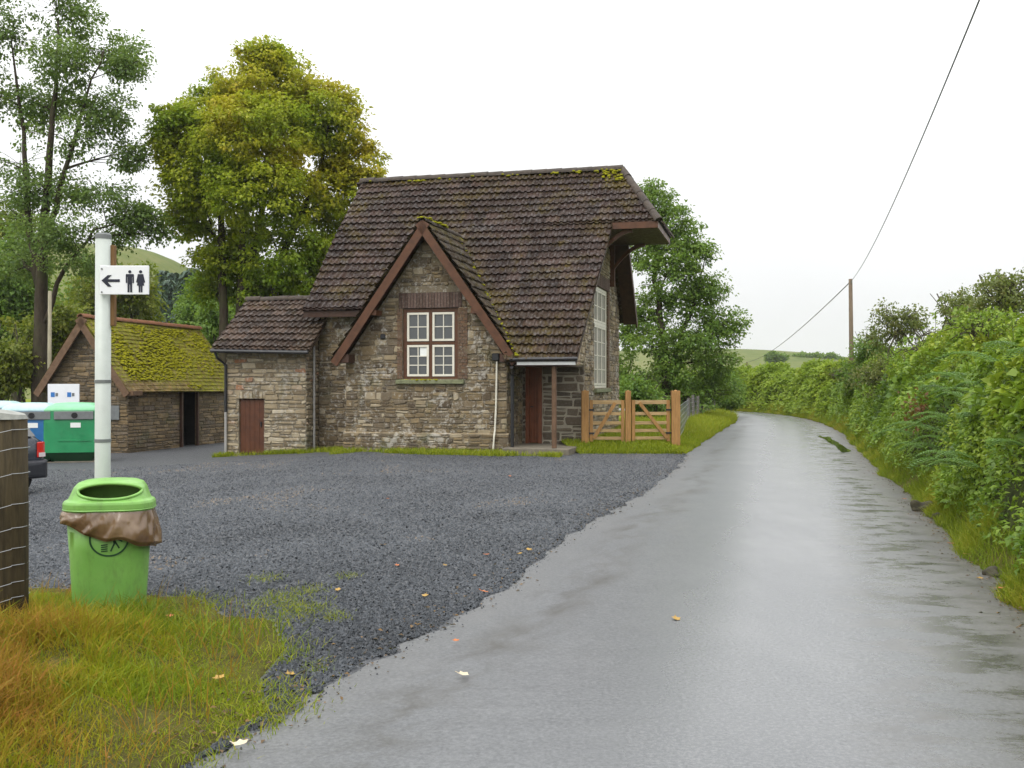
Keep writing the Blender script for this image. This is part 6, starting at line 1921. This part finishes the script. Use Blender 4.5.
def hedge():
    rg = np.random.default_rng(77)
    Hh = thing('hedge', 'dense green roadside hedge of mixed leaves covering the bank on the right', 'hedge', (5.5, 13, 0))
    off = np.array([5.5, 13, 0])
    # find indices by Y
    yy = RRw[:, 1]
    ia, ib, ic = int(np.argmax(yy > -2.0)), int(np.argmax(yy > 22)), int(np.argmax(yy > 43))
    # inner dark growth
    ii = np.arange(ia, ic, 1)
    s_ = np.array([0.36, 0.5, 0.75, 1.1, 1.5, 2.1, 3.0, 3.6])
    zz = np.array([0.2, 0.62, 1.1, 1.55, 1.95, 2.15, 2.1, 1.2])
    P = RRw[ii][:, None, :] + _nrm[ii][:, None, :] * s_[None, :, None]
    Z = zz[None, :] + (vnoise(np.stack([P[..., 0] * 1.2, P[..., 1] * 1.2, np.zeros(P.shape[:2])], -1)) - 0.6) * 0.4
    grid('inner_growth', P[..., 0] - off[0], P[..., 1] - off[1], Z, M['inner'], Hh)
    def batch(name, n, i0, i1, s0, s1, depth, L0, L1, wr, mat, tf):
        P, N3, q, s = hedge_points(n, i0, i1, s0, s1, depth, rg)
        D = unit(N3 * 0.6 + rg.normal(0, 0.6, (n, 3)) + np.array([0, 0, -0.35]))
        Nn = unit(N3 * 0.6 + np.array([0, 0, 0.9]) + rg.normal(0, 0.4, (n, 3)))
        L = L0 + (L1 - L0) * rg.random(n) ** 1.5
        big = vnoise(P * 0.7 + 9)
        L = L * (0.7 + 0.6 * big)
        quads(name, leaves(P - off, D, Nn, L, L * wr), mat, Hh, np.clip(tf(q, s, rg.random(n), P), 0, 1))
    clump = lambda q, s, r, P: -0.02 + 0.40 * r + 1.15 * (vnoise(P * 1.1 + 4) - 0.24) * (0.55 + s * 0.4)
    batch('near_leaf_layer', 118000, ia, ib, 0.12, 2.2, 0.40, 0.04, 0.095, 0.58, M['leaf_hedge'], clump)
    batch('broad_leaf_layer', 15000, ia, ib, 0.5, 1.9, 0.10, 0.09, 0.16, 0.8, M['leaf_hedge'], clump)
    batch('far_leaf_layer', 46000, ib, ic, 0.12, 2.6, 0.35, 0.08, 0.15, 0.65, M['leaf_hedge'], clump)
    # upright shoots
    mb = MB()
    V = []
    for _ in range(150):
        P, N3, q, s = hedge_points(1, ia, ic, 0.9, 2.4, 0.0, rg)
        p = P[0] - off; h = rg.uniform(0.2, 0.6); lean = rg.normal(0, 0.12, 2)
        e = p + np.array([lean[0], lean[1], h])
        mb.tube([tuple(p - np.array([0, 0, 0.3])), tuple((p + e) / 2 + np.array([0.02, 0, 0])), tuple(e)], [0.006, 0.005, 0.002], 4, cap=False)
        m_ = 16
        t = rg.random(m_)[:, None]
        B_ = p + (e - p) * t
        D = unit(rg.normal(0, 1, (m_, 3)) + np.array([0, 0, 0.2])); N_ = unit(rg.normal(0, .5, (m_, 3)) + np.array([0, 0, 1]))
        L = 0.05 + 0.06 * rg.random(m_)
        V.append(leaves(B_, D, N_, L, L * 0.6))
    mb.build('shoot', M['bark_grey'], Hh)
    V = np.concatenate(V); quads('shoot_leaf_layer', V, M['leaf_hedge'], Hh, 0.3 + 0.5 * rg.random(len(V)))
    # far hedge across the bend
    F = thing('hedge', 'light green bushy hedge across the far bend of the road', 'hedge', (13, 50, 0))
    off2 = np.array([13, 50, 0])
    ie = int(np.argmax(RRw[:, 0] == RRw[200:, 0].min())) if False else 286
    ii = np.arange(ic, ie)
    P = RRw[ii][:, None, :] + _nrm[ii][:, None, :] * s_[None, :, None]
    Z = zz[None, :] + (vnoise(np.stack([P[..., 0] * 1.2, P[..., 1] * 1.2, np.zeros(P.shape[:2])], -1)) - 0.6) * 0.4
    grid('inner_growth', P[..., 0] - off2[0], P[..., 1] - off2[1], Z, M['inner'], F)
    n = 46000
    P, N3, q, s = hedge_points(n, ic, ie, 0.12, 2.8, 0.4, rg)
    D = unit(N3 * 0.5 + rg.normal(0, 0.6, (n, 3)) + np.array([0, 0, -0.3])); Nn = unit(N3 * 0.5 + np.array([0, 0, 0.9]) + rg.normal(0, 0.4, (n, 3)))
    L = 0.12 + 0.14 * rg.random(n)
    P[:, 2] = np.where(s > 0.5, P[:, 2] * (0.82 + 0.42 * vnoise(np.stack([P[:, 0] * 0.3, P[:, 1] * 0.3, np.zeros(n)], -1))), P[:, 2])
    t = np.clip(0.1 + 0.5 * rg.random(n) + 0.5 * (vnoise(P * 0.8 + 4) - 0.2), 0, 1)
    quads('leaf_layer', leaves(P - off2, D, Nn, L, L * 0.65), M['leaf_far'], F, t)
hedge()

def bank_grass():
    rg = np.random.default_rng(5)
    yy = RRw[:, 1]
    ia, ie = int(np.argmax(yy > 3.0)), 286
    n = 90000
    fi = ia + (ie - ia - 1) * rg.random(n) ** 1.25
    i = fi.astype(int); f = (fi - i)[:, None]
    E = RRw[i] * (1 - f) + RRw[i + 1] * f
    s = -0.04 + 0.36 * rg.random(n) ** 1.2
    nz_ = vnoise(np.stack([E[:, 0] * 1.5, E[:, 1] * 1.5, np.zeros(n)], -1))
    keep = rg.random(n) < np.clip(-0.05 + nz_ * 1.5, 0, 1)
    E, s, i = E[keep], s[keep], i[keep]; nz_ = nz_[keep]
    XY = E + _nrm[i] * s[:, None]
    n = len(s)
    z = np.interp(s, BANK_S, BANK_Z) + np.clip(s - 0.05, 0, 1) * 0.5 * nz_
    far = np.clip((XY[:, 1] - 12) / 30, 0, 1)
    h = (0.05 + 0.12 * rg.random(n) + 0.26 * rg.random(n) ** 1.5 * np.clip(s / 0.35, 0.1, 1)) * (0.8 + 0.4 * far)
    blades('bank_grass', XY[:, 0], XY[:, 1], z, h, 0.006 + 0.014 * far + 0.004 * rg.random(n), M['grass_road'], 1.0, np.clip(0.0 + 0.7 * rg.random(n) + 1.2 * (nz_ - 0.36), 0, 1))
bank_grass()

def bracken():
    """arching fern fronds leaning out of the hedge"""
    rg = np.random.default_rng(8)
    yy = RRw[:, 1]
    ia, ib = int(np.argmax(yy > 8.2)), int(np.argmax(yy > 17))
    for k in range(26):
        P0, N3, q, s0 = hedge_points(1, ia, ib, 0.26, 0.95, 0.0, rg)
        x, Y, z = P0[0]
        T = thing('bracken_frond', 'green bracken frond arching out of the right hand hedge', 'fern', (x, Y, z), 0, 'bracken fronds in the hedge')
        nx_, ny_ = N3[0][0], N3[0][1]
        L = rg.uniform(0.42, 0.74)
        az = math.atan2(ny_, nx_) + rg.uniform(-0.9, 0.9)
        dx, dy = math.cos(az), math.sin(az)
        pts = []
        for i in range(12):
            t = i / 11
            pts.append((dx * L * t, dy * L * t, 0.25 * math.sin(t * 2.2) * L - 0.22 * t * t * L))
        mb = MB(); mb.tube([(-dx * 0.25, -dy * 0.25, -0.4), (-dx * 0.08, -dy * 0.08, -0.15)] + pts, [0.006] * 2 + [0.005 - 0.0035 * i / 11 for i in range(12)], 5, cap=False); mb.build('stem', M['leaf_bracken'], T)
        P, D, N_, LL = [], [], [], []
        pa = np.array(pts)
        for t in np.linspace(0.08, 0.98, 17):
            p = np.array([np.interp(t, np.linspace(0, 1, 12), pa[:, j]) for j in range(3)])
            pl = 0.36 * L * (1 - t) ** 0.8 * min(1, 0.5 + t * 3) + 0.02
            for sd in (1, -1):
                side = np.array([-dy * sd + dx * 0.35, dx * sd + dy * 0.35, -0.12])
                side /= np.linalg.norm(side)
                for q in np.linspace(0.08, 1, 9):
                    b = p + side * pl * q
                    for s2 in (1, -1):
                        d2 = side * 0.55 + s2 * np.array([dx, dy, 0.05])
                        P.append(b); D.append(d2 + rg.normal(0, 0.1, 3)); N_.append(np.array([0, 0, 1.0]) + rg.normal(0, 0.2, 3)); LL.append(0.042 * (1.15 - 0.7 * q) * (0.6 + L * 0.5))
        LL = np.array(LL)
        quads('frond', leaves(np.array(P), np.array(D), np.array(N_), LL, LL * 0.55), M['leaf_bracken'], T, 0.2 + 0.6 * rg.random(len(P)))
bracken()

def litter():
    rg = np.random.default_rng(41)
    n = 5200
    right = rg.random(n) < 0.72
    i = (rg.random(n) ** 1.6 * 190 + 30).astype(int)
    E = np.where(right[:, None], RRw[i], RLw[i])
    k = np.where(right, rg.normal(-0.02, 0.10, n), rg.normal(-0.05, 0.12, n))
    XY = E + _nrm[i] * k[:, None] + rg.normal(0, 0.06, (n, 2))
    z = 0.022 + 0.02 * np.clip(-np.where(right, k, -k), 0, 1) + 0.12 * np.clip(np.where(right, k, -k), 0, 1)
    P = np.stack([XY[:, 0], XY[:, 1], z], -1)
    D = np.stack([rg.normal(0, 1, n), rg.normal(0, 1, n), rg.normal(0, 0.15, n)], -1)
    L = 0.012 + 0.03 * rg.random(n) ** 2
    N_ = np.tile(np.array([0, 0, 1.0]), (n, 1)) + rg.normal(0, 0.25, (n, 3))
    o = quads('leaf_litter', leaves(P, D, N_, L, L * 0.6), M['litter'], None, rg.random(n)); tag(o, kind='stuff')
litter()

# shrubs rising behind the hedge
for k, (px, pt, Y, hp, lab, mat, nC, lf) in enumerate((
        (1012, 268, 19, 48, 'tall thin hawthorn with reddish tips behind the hedge at the right edge', 'leaf_shrub', 300, 0.085),
        (955, 288, 23, 46, 'olive hawthorn bush rising behind the hedge left of the tallest one', 'leaf_shrub', 330, 0.09),
        (908, 304, 28, 44, 'grey green hawthorn bush behind the hedge right of the utility pole', 'leaf_shrub', 340, 0.10),
        (872, 328, 36, 30, 'dark green bush at the foot of the utility pole', 'leaf_right', 330, 0.11),
        (985, 308, 17.5, 50, 'bushy green shrub in the hedge below the reddish hawthorn', 'leaf_hedge', 360, 0.08),
        (925, 325, 22, 46, 'broad bushy green shrub in the hedge top below the olive hawthorn', 'leaf_hedge', 360, 0.09),
        (846, 366, 44, 22, 'yellowing bush at the inner end of the far hedge', 'leaf_olive', 240, 0.12))):
    shrub_tree('hedge_shrub', lab, 'shrub', px, pt, Y, hp, 345, M[mat], nC, lf * 0.75, 50 + k, None, 20, 0.22)

# rusty dead bracken patch, bramble
def rusty():
    rg = np.random.default_rng(3)
    Y = 16.3; x, z = wx(911, Y), wz(410, Y)
    n = 110
    P = np.stack([rg.normal(x, 0.11, n), rg.normal(Y - 0.25, 0.1, n), rg.normal(z, 0.16, n)], -1)
    L = 0.05 + 0.07 * rg.random(n)
    o = quads('dead_bracken', leaves(P, rg.normal(0, 1, (n, 3)) + np.array([0, 0, -0.8]), rg.normal(0, 1, (n, 3)), L, L * 0.5), M['leaf_rust'], None, rg.random(n))
    tag(o, 'patch of rusty brown dead bracken in the middle of the hedge face', 'bracken', kind='stuff')
rusty()

# rocks at the road edge, puddle
def rock(px, py, sx, sy, sz, label, seed):
    Y = 1656 / (py - 384); x = wx(px, Y)
    rnd = random.Random(seed); bm = bmesh.new()
    bmesh.ops.create_icosphere(bm, subdivisions=4, radius=1)
    for v in bm.verts:
        k = 0.45 + 1.1 * float(vnoise(np.array([[v.co.x * 1.6 + seed, v.co.y * 1.6, v.co.z * 1.6]]))[0])
        v.co = Vector((v.co.x * sx * k, v.co.y * sy * k, v.co.z * sz * k))
    me = bpy.data.meshes.new('rock'); bm.to_mesh(me); bm.free()
    o = link('rock', me, M['rock'], None, True); o.location = (x, Y, sz * 0.25)
    tag(o, label, 'rock')
rock(922, 512, 0.14, 0.11, 0.11, 'dark mossy rock jutting onto the wet road at the hedge foot', 1)
rock(992, 576, 0.09, 0.10, 0.06, 'half buried stone at the road edge below the bracken', 2)
rock(938, 520, 0.07, 0.06, 0.06, 'small dark stone just right of the mossy rock', 3)

def puddle():
    pts = [(822, 436), (829, 437.5), (836, 441), (843, 446), (847, 451), (843, 453), (836, 450), (833, 446), (828, 443), (826, 439)]
    mb = MB(); q = []
    for px, py in pts:
        Y = 1.575 * FPX / (py - 384); q.append((wx(px, Y), Y))
    n = 90
    P = resample(np.array(q + [q[0]]), n)[:-1]
    cc = P.mean(0); rg = np.random.default_rng(3)
    k = 1 + np.convolve(rg.normal(0, 0.55, len(P)), np.ones(3) / 3, 'same')[:, None] * 0.45
    P = cc + (P - cc) * np.array([0.85 * k[:, 0], 0.6 + 0.35 * k[:, 0]]).T
    def rz_(p):
        i = int(np.argmin(np.hypot(*(((RLw + RRw) / 2) - p).T))); i = max(1, min(NR - 2, i))
        best = None
        for k in np.linspace(-1.5, 1.5, 61):
            f = i + k; a = int(f); fr_ = f - a
            l_ = RLw[a] * (1 - fr_) + RLw[a + 1] * fr_; r_ = RRw[a] * (1 - fr_) + RRw[a + 1] * fr_
            ab = r_ - l_; t = float(np.dot(p - l_, ab) / np.dot(ab, ab)); dd = float(np.hypot(*(l_ + ab * t - p)))
            if best is None or dd < best[0]: best = (dd, t)
        t = min(1, max(0, best[1]))
        return 0.014 + 0.05 * math.sin(math.pi * t) + 0.006
    V_, F_ = [(cc[0], cc[1], rz_(cc))], []
    N_ = len(P)
    for q in (0.33, 0.66, 1.0):
        for p in P:
            w_ = cc + (p - cc) * q; V_.append((w_[0], w_[1], rz_(w_)))
    for i in range(N_):
        j = (i + 1) % N_
        F_.append((0, 1 + i, 1 + j))
        for r_ in (0, 1): F_.append((1 + r_ * N_ + i, 1 + (r_ + 1) * N_ + i, 1 + (r_ + 1) * N_ + j, 1 + r_ * N_ + j))
    mb.add(V_, F_)
    o = mb.build('puddle', M['puddle']); tag(o, kind='structure')
puddle()

# ------------------------------------------------------------------ poles and wire
def poles():
    Y = 62.0; x = wx(850.5, Y); top = wz(279, Y)
    U = thing('utility_pole', 'tall brown wooden utility pole behind the hedge', 'utility pole', (x, Y, 0))
    mb = MB(); mb.tube([(0.1, 0, -0.5), (0, 0, top)], [0.16, 0.115], 10); mb.build('shaft', M['pole_wood'], U, True)
    mb = MB(); mb.tube([(0, -0.12, top - 0.25), (0, -0.20, top - 0.22), (0, -0.20, top - 0.10)], 0.03, 6); mb.build('insulator', M['grey_plastic'], U)
    tz = top - 0.12
    # wire: towards the camera overhead, and away to the far pole on the field
    def span_(p, q, sag, n=40):
        out = []
        for i in range(n + 1):
            t = i / n; out.append((p[0] + (q[0] - p[0]) * t, p[1] + (q[1] - p[1]) * t, p[2] + (q[2] - p[2]) * t - sag * 4 * t * (1 - t)))
        return out
    near = (0.28, -8.0, tz + 0.9)
    Yf = 190.0; far = (wx(747, Yf), Yf, wz(362, Yf))
    mb = MB(); mb.tube(span_((x, Y - 0.2, tz), near, 1.1), 0.014, 5); mb.tube(span_((x, Y - 0.2, tz), far, 1.0), 0.03, 5)
    o = mb.build('overhead_wire', M['cable']); tag(o, 'thin dark overhead wire running from the utility pole over the road', 'wire')
    F = MB(); F.tube([(0, 0, -2.0), (0, 0, far[2])], [0.16, 0.13], 8); o = F.build('field_pole', M['pole_wood']); o.location = (far[0], far[1], 0); tag(o, 'short distant pole standing on the pale field beyond the bend', 'pole')
    Y = 33.0; xx = wx(49, Y)
    F = MB(); F.tube([(0, 0, -0.5), (0.03, 0, wz(291, Y) + 0.36)], [0.075, 0.06], 8); o = F.build('bare_pole', M['pale_pole'], None, True); o.location = (xx, Y, -0.36); tag(o, 'thin pale bare pole between the ash trunk and the outbuilding gable', 'pole')
poles()

def field_bushes():
    rg = np.random.default_rng(12)
    for (px, py, Y, hw_, h, lab) in ((776, 357, 260, 2.6, 3.4, 'dark rounded bush alone on the far pale field'), (806, 357, 300, 5, 3.2, 'long hedge tree on the far field edge, left one'), (826, 357, 300, 5, 3.4, 'long hedge tree on the far field edge, right one')):
        base = (wx(px, Y), Y, wz(py, Y) - h * 0.6)
        lb = [(rg.uniform(-.5, .5) * hw_, 0, h * 0.55, hw_ * 0.6, hw_ * .5, h * 0.4, 1) for _ in range(4)]
        tree('field_bush', lab, 'bush', base, lb, [[(0, 0, -1.5, 0.2), (0, 0, h * 0.6, 0.1)]], M['leaf_right'], M['bark_dark'], 160, 12, 0.6, 0.7, seed=int(px))
field_bushes()

# ------------------------------------------------------------------ fallen leaves
def fallen_leaf(px, py, size, mat, label, group=None, zoff=0.03, seed=1, surf='g'):
    Y = 1.6 * FPX / (py - 384)
    x = wx(px, Y)
    if surf == 'r': Y = 1.55 * FPX / (py - 384); x = wx(px, Y)
    rnd = random.Random(seed)
    pts = []
    for i in range(10):
        th = 6.283 * i / 10
        r = size * (0.5 + 0.28 * (i % 2)) * (1.25 if i == 0 else 1)
        a, b = r * math.cos(th), r * math.sin(th) * 0.8
        pts.append((a, b, 0.25 * size * abs(b / size) + 0.12 * size * (a / size) ** 2 * 2))
    mb = MB(); c = (0, 0, 0.0)
    mb.add(pts + [c], [(i, (i + 1) % 10, 10) for i in range(10)])
    mb.tube([(-size * 0.5, 0, 0.005), (-size * 1.0, 0.01, 0.01)], 0.002, 4)
    o = mb.build('fallen_leaf', mat); 
    z = float(gz(np.array([x]))[0]) + (0.032 if surf == 'g' else 0.064)
    if surf == 'v': z = float(verge_z(np.array([x]), np.array([Y]))[0]) + 0.04
    o.location = (x, Y, z); o.rotation_euler = (rnd.uniform(-.2, .2), rnd.uniform(-.2, .2), rnd.uniform(0, 6.28))
    return tag(o, label, 'leaf', group)
fallen_leaf(676, 621, 0.055, M['dead_leaf'], 'yellow leaf lying alone in the middle of the wet road', None, seed=1, surf='r')
fallen_leaf(463, 677, 0.045, M['dead_leaf_pale'], 'pale leaf lying on the road nearest the viewer', None, seed=2, surf='r')
fallen_leaf(456, 643, 0.035, M['dead_leaf_orange'], 'orange leaf on the road beside the gravel edge', None, seed=3, surf='r')
rl = random.Random(21)
for i, (px, py) in enumerate(((487, 558), (529, 553), (338, 594), (397, 569), (445, 569), (425, 600), (484, 596), (382, 548), (350, 473), (388, 501), (540, 478), (520, 557), (510, 478), (280, 470), (290, 680))):
    fallen_leaf(px, py, rl.uniform(0.03, 0.05), M['dead_leaf'] if i % 3 else M['dead_leaf_orange'], 'small fallen autumn leaf lying on the dark gravel of the yard', 'leaves on the gravel', seed=30 + i)
fallen_leaf(219, 690, 0.06, M['dead_leaf'], 'large yellow leaf caught in the grass verge near the gravel', None, seed=60, surf='v')
fallen_leaf(170, 628, 0.05, M['dead_leaf_orange'], 'orange leaf in the long grass just below the green bin', None, seed=61, surf='v')
fallen_leaf(240, 747, 0.05, M['dead_leaf_pale'], 'pale yellow leaf at the bottom edge between verge and road', None, seed=62, surf='r')
for i, (px, py) in enumerate(((935, 530), (952, 545), (968, 556), (1000, 590), (980, 580), (905, 500))):
    fallen_leaf(px, py, 0.04, M['dead_leaf_orange'] if i % 2 else M['dead_leaf'], 'fallen leaf lying at the right hand road edge under the hedge', 'leaves under the hedge', seed=70 + i, surf='r')

# ------------------------------------------------------------------ damp air
def haze():
    mb = MB(); mb.b2((-950, -140, -6), (950, 1520, 66))
    me_mat = bpy.data.materials.new('damp air'); me_mat.use_nodes = True
    t = me_mat.node_tree
    t.nodes.remove(t.nodes['Principled BSDF'])
    v = t.nodes.new('ShaderNodeVolumePrincipled')
    v.inputs['Color'].default_value = (0.93, 0.95, 0.97, 1)
    v.inputs['Density'].default_value = 0.00022
    v.inputs['Anisotropy'].default_value = 0.2
    t.links.new(v.outputs[0], t.nodes['Material Output'].inputs['Volume'])
    o = mb.build('haze', me_mat); tag(o, kind='stuff')
haze()
